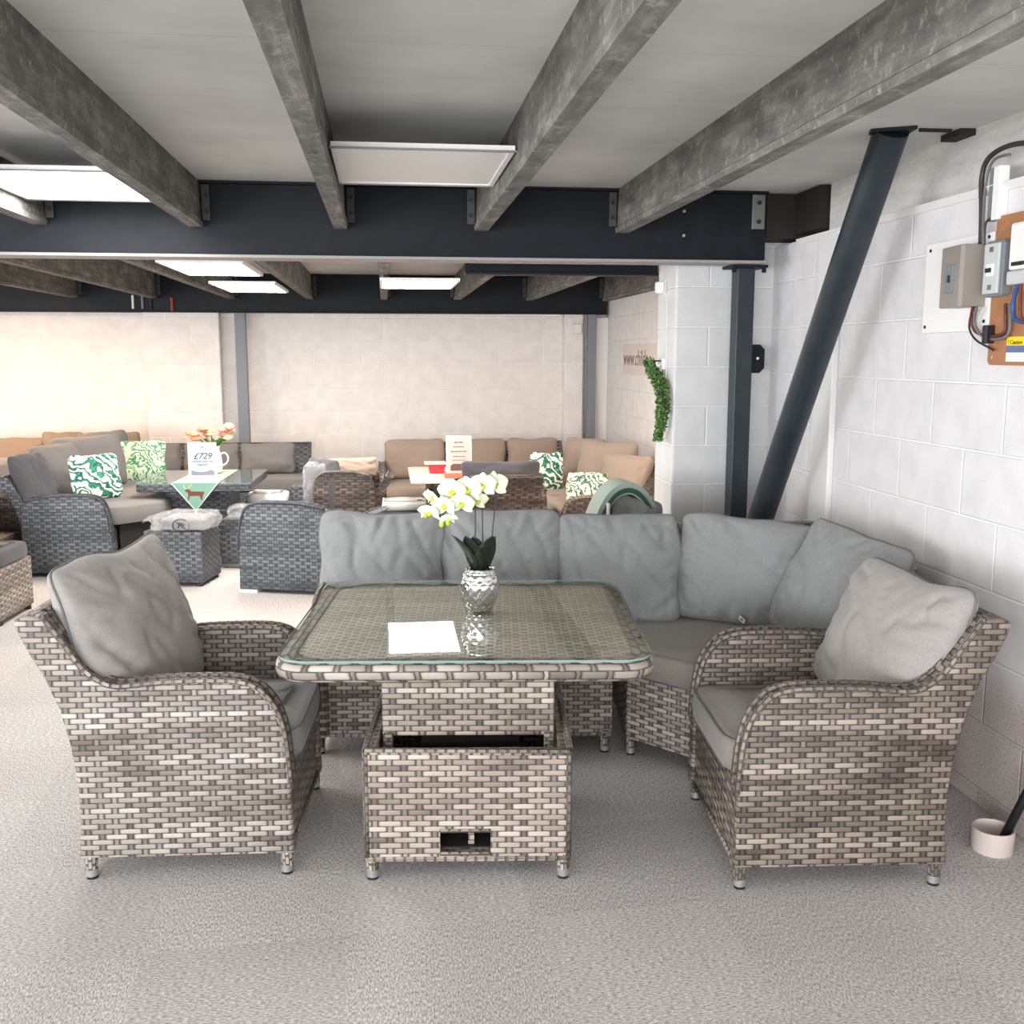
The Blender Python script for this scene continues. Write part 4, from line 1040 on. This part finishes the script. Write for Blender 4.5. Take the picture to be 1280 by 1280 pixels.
bcu('dark upright cushion at the left edge above the dark brown armchair', -2.86, 7.22, .40, 78, .4, .40, .14, 'slate_d', 75, -14)
t = thing('rattan_ottoman', 'grey rattan ottoman cut off at the lower left edge of the photo', 'ottoman', (-2.42, 6.28, 0), R(-4))
obj('body', box((-.23, -.23, .03), (.23, .23, .33), .01), M['weave'], t)
for sx in (-1, 1):
    for sy in (-1, 1): obj('foot', box((sx*.2-.015, sy*.2-.015, 0), (sx*.2+.015, sy*.2+.015, .03)), M['black'], t)
seat_cushion('grey cushion on the ottoman at the lower left edge', wrect(-.23, -.23, .23, .23), .332, .425, M['slate_d'], (-2.42, 6.28, 0), R(-4), pipe=False, seed=26)

# ---- right display: beige cushioned corner set
far_chair('grey rattan sofa with beige cushions along the far wall', (.86, 9.93, 0), 0, 1.86, .72, .52, .66, 'weave', arms=(1, 0), name='rattan_sofa', cat='sofa', seat_top=.22)
seat_cushion('beige seat cushion of the far wall sofa', wrect(.0, 9.40, 1.72, 10.05), .235, .335, M['taupe'], pipe=False, seed=27)
for x0, x1, lb in ((-.01, .575, 'beige back cushion at the left end of the far wall sofa'), (.595, 1.175, 'beige back cushion directly behind the pale sign'), (1.195, 1.70, 'beige back cushion right of the sign on the far wall sofa')):
    bcu(lb, (x0+x1)/2, 10.02, .34, 0, x1-x0, .40, .18, 'taupe', int(x0*9)+82, -9, group='beige back cushions on the far wall')
far_chair('dark rattan sofa with beige cushions along the right side wall', (1.72, 8.62, 0), R(-90), 1.75, .78, .455, .64, 'weave_choc', arms=(0, 1), name='rattan_sofa', cat='sofa', seat_top=.24, flare=False)
seat_cushion('beige seat cushion of the side wall sofa', wrect(1.34, 7.82, 1.95, 9.38), .25, .345, M['taupe'], pipe=False, seed=28)
bcu('beige corner cushion nearest the far wall on the side sofa', 1.78, 9.22, .345, -40, .42, .46, .2, 'taupe', 91, -12)
bcu('tall leaning beige cushion in the middle of the side sofa', 1.87, 8.72, .345, -50, .60, .47, .22, 'taupe', 92, -14)
bcu('beige cushion at the near end of the side sofa', 1.93, 8.22, .345, -56, .52, .40, .24, 'taupe', 93, -12)
bcu('cream scatter pillow with green leaves beside the dark chair back', 1.42, 9.0, .35, -14, .30, .34, .10, 'leafp', 94, -10, name='scatter_pillow', mat2='paper2')
bcu('cream scatter pillow with one dark leaf near the round green chair', 1.60, 8.08, .35, -22, .34, .27, .10, 'leafp3', 95, -18, name='scatter_pillow')
seat_cushion('white bench cushion in front of the beige sofa, left of the orchid', wrect(-.08, 8.85, .36, 9.25), .20, .27, M['wpaint'], pipe=False, seed=29)
tag(obj('bench', box((-.09, 8.84, 0), (.37, 9.26, .198), .01), M['slate_d']), 'low grey bench under the white cushion behind the sofa', 'bench')
# small table
t = thing('low_dining_table', 'small pale topped rattan table in front of the beige sofa', 'table', (.56, 8.62, 0))
obj('tabletop', prism(rrect(-.37, -.5, .37, .5, .05, 4), .53, .56, 'z', .006), plain('pale_table_top', (226, 214, 200), .25), t)
obj('pedestal', box((-.22, -.3, 0), (.22, .3, .53), .004), M['weave_choc'], t)
t = thing('red_box', 'red box with a pale lid on the small table left of the sign', 'box', (.42, 8.62, .561))
obj('body', prism([(-.055, 0), (.06, 0), (.075, .075), (-.07, .075)], -.06, .06, 'y', .003), plain('box_red', (214, 44, 56), .5), t)
obj('lid', box((-.10, -.075, .076), (.08, .075, .092), .003), plain('lid_pink', (244, 196, 186), .5), t)
tag(obj('napkin_stack', box((.47, 8.22, .561), (.72, 8.36, .585), .003), plain('napkin_orange', (226, 96, 70), .7)), 'flat orange-red napkins at the foot of the pale sign', 'napkins')
# dark chair from behind
DC = (.865, 7.82, 0)
far_chair('dark brown rattan chair seen from behind, right of the sign', DC, R(182), .66, .6, .56, .655, 'weave_choc', low=.03)
c_ = bcu('charcoal cushion showing over the back of the dark chair', .865, 7.74, .36, 180, .60, .40, .12, 'slate_d', 98, -6)

# round backed chair behind the sofa corner
EC = (1.195, 4.99, -.0)
t = thing('round_back_chair', 'round-backed pale green chair showing over the sofa beside the white pier', 'chair', EC, R(4))
def arch(w, h, z0, k=24): return [(math.cos(PI*i/k)*w, 0, z0+math.sin(PI*i/k)**.8*h) for i in range(k+1)]
mg = plain('pale_green_band', (150, 166, 156), .7); dg = plain('dark_green_band', (40, 76, 62), .6)
def band(w0, h0, w1, h1, z0, y0, y1, mat, name):
    bm = bmesh.new(); a, b = arch(w0, h0, z0), arch(w1, h1, z0); rr = []
    for (ax, _, az), (bx_, _, bz) in zip(a, b):
        rr.append([bm.verts.new(p) for p in ((ax, y0, az), (ax, y1, az), (bx_, y1, bz), (bx_, y0, bz))])
    for p, q in zip(rr, rr[1:]):
        for j in range(4): bm.faces.new((p[j], p[(j+1) % 4], q[(j+1) % 4], q[j]))
    bm.faces.new(rr[0]); bm.faces.new(rr[-1][::-1])
    return obj(name, bm, mat, t, smooth=True, auto=40)
band(.205, .50, .184, .472, .42, -.03, .16, mg, 'outer_band'); band(.183, .471, .166, .448, .42, -.035, .15, dg, 'inner_band'); band(.165, .447, .158, .438, .42, -.028, .15, mg, 'lining_band')
obj('back_shell', prism([(-.2, .42)]+[(x, z) for x, _, z in arch(.19, .46, .42)][::-1]+[(.2, .42)], .10, .13, 'y'), dg, t)
obj('seat_ring', lathe([(.2, .36), (.235, .38), (.235, .42), (.2, .43)], 28), mg, t, smooth=True)
for a_ in (45, 135, 225, 315):
    obj('leg', tube([(math.cos(R(a_))*.17, math.sin(R(a_))*.17, .37), (math.cos(R(a_))*.2, math.sin(R(a_))*.2, 0)], .014, 8), dg, t, uv='keep')
cc = bcu('grey cushion with a pale edge inside the round-backed chair', 1.165, 4.97, .435, -4, .26, .42, .10, 'grey', 99, -6, roll=14)
tag(obj('strap', box((1.085, 4.93, .44), (1.10, 4.96, .82), .004), M['white']), 'white strap edge beside the cushion in the round-backed chair', 'strap')
cc2 = bcu('small grey cushion low on the right inside the round-backed chair', 1.285, 4.96, .435, -4, .12, .30, .08, 'slate', 100, -6, roll=8)

# ================================================================== RIGHT WALL AND COLUMN FITTINGS
# green wreath on the pier side
WP = Vector((1.448, 5.42, 1.315))
t = thing('leaf_garland', 'curved green boxwood garland hanging on the side of the white pier', 'garland', WP)
ringp = catmull([PX(*q)-WP for q in ((811, 452, 1.43), (818, 466, 1.445), (826, 485, 1.45), (828.5, 508, 1.452), (826, 530, 1.45), (822, 549, 1.445))], 6)
obj('wire_ring', tube(ringp, .012, 8), M['stem'], t, uv='keep')
n = NT('boxwood_leaf'); g = n.white(n.vec(n.math('FLOOR', n.math('MULTIPLY', n.sep(obco(n))[0], 120.)), n.math('FLOOR', n.math('MULTIPLY', n.sep(obco(n))[1], 120.)), n.math('FLOOR', n.math('MULTIPLY', n.sep(obco(n))[2], 120.))))
M['box'] = n.bsdf(n.ramp(g, [(0., lin((30, 56, 24))), (.5, lin((62, 104, 44))), (1., lin((124, 164, 78)))]), .6)
bm = bmesh.new(); rnd = random.Random(9)
for i in range(1500):
    a = rnd.random()*(len(ringp)-1.01); b_ = rnd.uniform(0, 2*PI); rr = (.012+.032*rnd.random()**.6)*(.6+.4*math.sin(PI*min(1, .12+a/len(ringp))))
    c0 = ringp[int(a)].lerp(ringp[int(a)+1], a % 1)+Vector((rr*math.cos(b_)*.9, rr*math.sin(b_), rnd.gauss(0, .01)))
    dv = Vector((rnd.gauss(0, 1), rnd.gauss(0, 1), rnd.gauss(0, 1))).normalized(); sv = dv.cross(Vector((rnd.random(), rnd.random(), rnd.random()))).normalized()
    l_ = rnd.uniform(.009, .015)
    bm.faces.new([bm.verts.new(c0+v) for v in (-dv*l_, sv*l_*.5, dv*l_, -sv*l_*.5)])
fo = obj('foliage', bm, M['box'], t, uv=True); fo['kind'] = 'stuff'
obj('hanging_loop', tube([ringp[4], ringp[4]+Vector((.01, 0, .04)), (.045, 0, .20)], .004, 6), M['black'], t, uv='keep')
t = thing('wall_hook', 'white hook holding the green garland on the pier', 'hook', (1.5, 5.42, 1.50))
obj('hook_body', box((-.02, -.02, -.03), (0, .02, .03), .006), M['white'], t); obj('hook_tip', tube([(-.02, 0, .0), (-.045, 0, -.012), (-.05, 0, .01)], .005, 6), M['white'], t, uv='keep')
t = thing('security_sensor', 'small white alarm sensor high on the side of the pier', 'sensor', (1.5, 5.44, 1.90))
obj('bracket', box((-.015, -.012, -.03), (0, .012, .04), .003), M['white'], t); obj('sensor_head', box((-.055, -.03, -.028), (-.017, .03, .032), .008), M['white'], t)
tag(obj('wall_cable', tube(catmull([(1.497, 5.40, 1.85), (1.497, 5.385, 1.6), (1.497, 5.39, 1.35), (1.497, 5.35, 1.2)], 5), .003, 6), M['wpaint'], uv='keep'), 'thin white cable running down the pier from the sensor', 'cable')
t = thing('wall_sign', 'pale web address sign on the far side wall, half hidden by the garland', 'sign', (2.312, 9.05, 1.50))
obj('board', box((-.008, -.80, -.14), (.006, .80, .14), .002), plain('sign_board', (226, 210, 200), .5), t)
text_mesh('www.childr', .20, plain('sign_letters', (120, 100, 92), .6), t, (-.0095, .78, -.05), rot=(90, 0, -90), align='LEFT')

# electrical boards
def xb(x0, x1, y0, y1, z0, z1, bev, mat, name='body', parent=None, o=(0, 0, 0)):
    return obj(name, box((min(x0, x1)-o[0], min(y0, y1)-o[1], min(z0, z1)-o[2]), (max(x0, x1)-o[0], max(y0, y1)-o[1], max(z0, z1)-o[2]), bev), mat, parent)
t = thing('backing_board', 'white metal backing plate behind the grey switch box', 'board', (2.005, 3.46, 1.78)); o0 = (2.005, 3.46, 1.78)
xb(1.998, 2.019, 3.245, 3.672, 1.628, 1.950, .002, M['white'], 'plate', t, o0)
for y, z in ((3.64, 1.925), (3.27, 1.935), (3.65, 1.65), (3.27, 1.66)):
    b = lathe([(.006, 0), (.006, .003)], 10); bmesh.ops.rotate(b, verts=b.verts, matrix=Matrix.Rotation(R(-90), 3, 'Y')); bmesh.ops.translate(b, verts=b.verts, vec=(1.998-o0[0], y-o0[1], z-o0[2])); obj('screw', b, M['black'], t)
t = thing('wooden_board', 'brown wooden mounting board at the right edge of the photo', 'board', (2.01, 3.0, 1.75)); o0 = (2.01, 3.0, 1.75)
n = NT('brown_board'); g = n.noise(pos(n), 30., 4.)
M['ply'] = n.bsdf(n.mix(g, lin((150, 100, 66)), lin((182, 128, 88))), .6)
bb = prism(rrect(-.26, -.235, .235, .245, .02, 4), -.012, .008, 'z'); bmesh.ops.rotate(bb, verts=bb.verts, matrix=Matrix(((0, 0, 1), (1, 0, 0), (0, 1, 0))))
obj('plank', bb, M['ply'], t)
for y, z in ((3.20, 1.94), (3.205, 1.54)):
    b = lathe([(.005, 0), (.005, .003)], 10); bmesh.ops.rotate(b, verts=b.verts, matrix=Matrix.Rotation(R(-90), 3, 'Y')); bmesh.ops.translate(b, verts=b.verts, vec=(1.998-o0[0], y-o0[1], z-o0[2])); obj('screw', b, M['silver'], t)
M['greybox'] = plain('grey_enclosure', (146, 138, 130), .4)
M['lgrey'] = plain('light_grey_plastic', (196, 198, 198), .45); M['mgrey'] = plain('mid_grey_plastic', (120, 126, 130), .5)
t = thing('switch_box', 'grey-brown switch enclosure with a small window on the white plate', 'electrical box', (1.96, 3.35, 1.81)); o0 = (1.96, 3.35, 1.81)
pf = [(1.997, 3.27), (1.915, 3.27), (1.908, 3.285), (1.925, 3.43), (1.997, 3.43)]
obj('enclosure', prism([(x-o0[0], y-o0[1]) for x, y in pf], 1.708-o0[2], 1.912-o0[2], 'z', .004), M['greybox'], t)
cv = xb(1.9075, 1.916, 3.325, 3.375, 1.755, 1.850, .002, M['mgrey'], 'window', t, o0); cv.rotation_euler = (0, 0, 0)
xb(1.903, 1.909, 3.342, 3.352, 1.79, 1.815, .001, M['black'], 'switch_lever', cv, o0)
t = thing('circuit_breaker', 'light grey circuit breaker between switch box and white meter', 'electrical box', (1.96, 3.2, 1.83)); o0 = (1.96, 3.2, 1.83)
xb(1.972, 1.9975, 3.145, 3.235, 1.735, 1.915, .003, M['mgrey'], 'housing', t, o0)
fr = xb(1.962, 1.997, 3.125, 3.144, 1.74, 1.905, .003, M['mgrey'], 'end_cover', t, o0)
f2 = xb(1.957, 1.9715, 3.145, 3.228, 1.745, 1.905, .003, M['lgrey'], 'front', t, o0)
xb(1.951, 1.957, 3.165, 3.205, 1.80, 1.84, .002, M['white'], 'toggle_plate', f2, o0); xb(1.944, 1.951, 3.172, 3.198, 1.812, 1.826, .001, M['black'], 'toggle', f2, o0)
for z in (1.765, 1.885): xb(1.954, 1.957, 3.175, 3.195, z-.008, z+.008, .001, M['galv'], 'terminal_screw', f2, o0)
t = thing('electricity_meter', 'white electricity meter cut off by the right edge of the photo', 'electrical box', (1.94, 3.0, 1.86)); o0 = (1.94, 3.0, 1.86)
xb(1.952, 1.9975, 2.90, 3.085, 1.81, 1.955, .008, M['white'], 'case', t, o0)
xb(1.948, 1.9975, 2.90, 3.085, 1.765, 1.808, .006, M['lgrey'], 'terminal_cover', t, o0)
xb(1.946, 1.952, 3.0, 3.06, 1.822, 1.834, .001, M['black'], 'display_slot', t, o0)
t = thing('warning_label', 'yellow blue and white caution label on the brown board', 'label', (1.997, 3.06, 1.57)); o0 = (1.997, 3.06, 1.57)
xb(1.996, 1.9975, 2.98, 3.13, 1.578, 1.606, 0, plain('label_yellow', (244, 214, 30), .5), 'yellow_band', t, o0)
xb(1.996, 1.9975, 2.98, 3.13, 1.556, 1.578, 0, plain('label_blue', (98, 110, 150), .5), 'blue_band', t, o0)
xb(1.996, 1.9975, 2.98, 3.13, 1.527, 1.556, 0, M['white'], 'white_band', t, o0)
text_mesh('! Caution', .02, M['black'], t, (-.0015, .062, .012), rot=(90, 0, -90), align='LEFT')
t = thing('cable_trunking', 'short white and grey upright trunking above the brown board', 'trunking', (2.0, 3.28, 2.07)); o0 = (2.0, 3.28, 2.07)
xb(1.992, 2.0195, 3.255, 3.285, 1.985, 2.155, .002, M['mgrey'], 'grey_channel', t, o0); xb(1.985, 2.0195, 3.215, 3.252, 1.985, 2.155, .003, M['white'], 'white_channel', t, o0)
M['cabdark'] = plain('cable_dark_grey', (48, 44, 44), .5); M['cabred'] = plain('cable_maroon', (96, 44, 40), .5); M['cabblue'] = plain('cable_blue', (52, 84, 140), .45); M['cabg'] = plain('cable_grey', (110, 104, 100), .5)
def cab(pts, r, m, lb, X=1.985):
    P = [PX(p[0], p[1], p[2] if len(p) > 2 else X) for p in pts]
    return tag(obj('cable', tube(catmull(P, 6), r, 8), M[m], smooth=True, uv='keep'), lb, 'cable', 'cables at the electrical boards')
cab([(1300, 178), (1270, 180), (1248, 188), (1233, 202), (1227, 225), (1227, 262), (1226, 306)], .0085, 'cabdark', 'thick black cable arching over the top of the electrical boards')
cab([(1262, 193, 1.99), (1245, 198, 1.99), (1236, 212, 1.99), (1231, 240, 1.99), (1229, 280, 1.98), (1229, 306, 1.975)], .005, 'cabg', 'grey cable running beside the thick black arched one')
cab([(1240, 272, 1.99), (1232, 280, 1.985), (1230, 306, 1.98)], .004, 'cabdark', 'thin dark cable from the trunking into the switch box')
cab([(1219, 384, 1.97), (1213, 396), (1212, 412), (1220, 425), (1235, 434), (1242, 438)], .0035, 'cabdark', 'thin black cable hanging lowest below the switch box')
cab([(1216, 384, 1.96), (1214, 400, 1.975), (1220, 415), (1238, 420), (1255, 416), (1257, 395), (1257, 380, 1.975)], .0055, 'cabred', 'maroon cable looping from the switch box to the breaker')
cab([(1221, 384, 1.96), (1218, 404, 1.975), (1228, 420), (1245, 424), (1260, 418), (1263, 398), (1262, 380, 1.975)], .0055, 'cabg', 'grey cable looping below the maroon one')
cab([(1272, 356, 1.96), (1268, 370, 1.965), (1266, 388, 1.97), (1272, 401, 1.97), (1300, 403, 1.975)], .0075, 'cabblue', 'blue cable curving below the white meter')
cab([(1276, 355, 1.93), (1275, 380, 1.94), (1278, 400, 1.95), (1300, 410, 1.96)], .0055, 'cabred', 'maroon cable hanging behind the blue one')
tag(obj('cable_clip', box((1.965, 3.20, 1.585), (1.997, 3.225, 1.645), .004), M['black']), 'black clip pinching the cables at the edge of the brown board', 'clip')

# pot and pole by the wall
t = thing('plastic_ring', 'short white plastic collar on the carpet by the right wall', 'pot', (1.882, 2.835, 0))
obj('collar', lathe([(.060, 0), (.062, .004), (.064, .075), (.0595, .075), (.0575, .006), (.05, .005)], 32), plain('old_white_plastic', (206, 190, 184), .5), t, smooth=True, auto=40)
tag(obj('black_pole', tube([(1.895, 2.822, .012), (1.99, 2.80, .26), (2.01, 2.79, .33)], .014, 10), M['black'], smooth=True, uv='keep'), 'black pole leaning out of the white collar at the right edge', 'pole')
# ================================================================== LIGHT AND CAMERA
w = bpy.data.worlds.new('World'); sc.world = w; w.use_nodes = True
bg = w.node_tree.nodes['Background']; bg.inputs[0].default_value = (.93, .96, 1., 1); bg.inputs[1].default_value = 2.2
def area(name, loc, rot, sx, sy, e, col=(1, 1, 1), spread=None):
    l = bpy.data.lights.new(name, 'AREA'); l.shape = 'RECTANGLE'; l.size = sx; l.size_y = sy; l.energy = e; l.color = col
    if spread: l.spread = R(spread)
    o = bpy.data.objects.new(name, l); C.objects.link(o); o.location = loc; o.rotation_euler = tuple(R(a) for a in rot); return o
area('daylight_from_shopfront', (-2.5, -3.6, 1.1), (104, 0, -15), 5.0, 1.8, 330, (.96, .98, 1.))
area('daylight_from_side_door', (-6.5, 1.5, 1.1), (102, 0, -75), 3.0, 1.8, 170, (.95, .98, 1.))
area('near_ceiling_lamp', (-1.2, .6, 2.28), (0, 0, 0), 1.2, 1.2, 12, (1, .98, .96))
area('near_ceiling_lamp', (.8, .8, 2.28), (0, 0, 0), 1.2, 1.2, 9, (1, .97, .95))
area('warm_far_lamp', (-3.6, 8.6, 2.2), (0, 0, 0), 1.0, 1.0, 78, (1, .70, .45))
area('warm_far_lamp', (1.98, 6.3, 2.06), (0, 0, 0), .4, .8, 30, (1, .74, .52))


cam = bpy.data.cameras.new('camera'); cam.lens = 36.; cam.sensor_width = 36.; cam.clip_end = 60
co = bpy.data.objects.new('camera', cam); C.objects.link(co); co.location = (0, 0, HC)
co.rotation_euler = (PI/2-TH, 0, -PS); sc.camera = co
vs = sc.view_settings; vs.view_transform = 'Standard'; vs.look = 'None'; vs.exposure = .42; vs.gamma = 1.; vs.use_curve_mapping = False
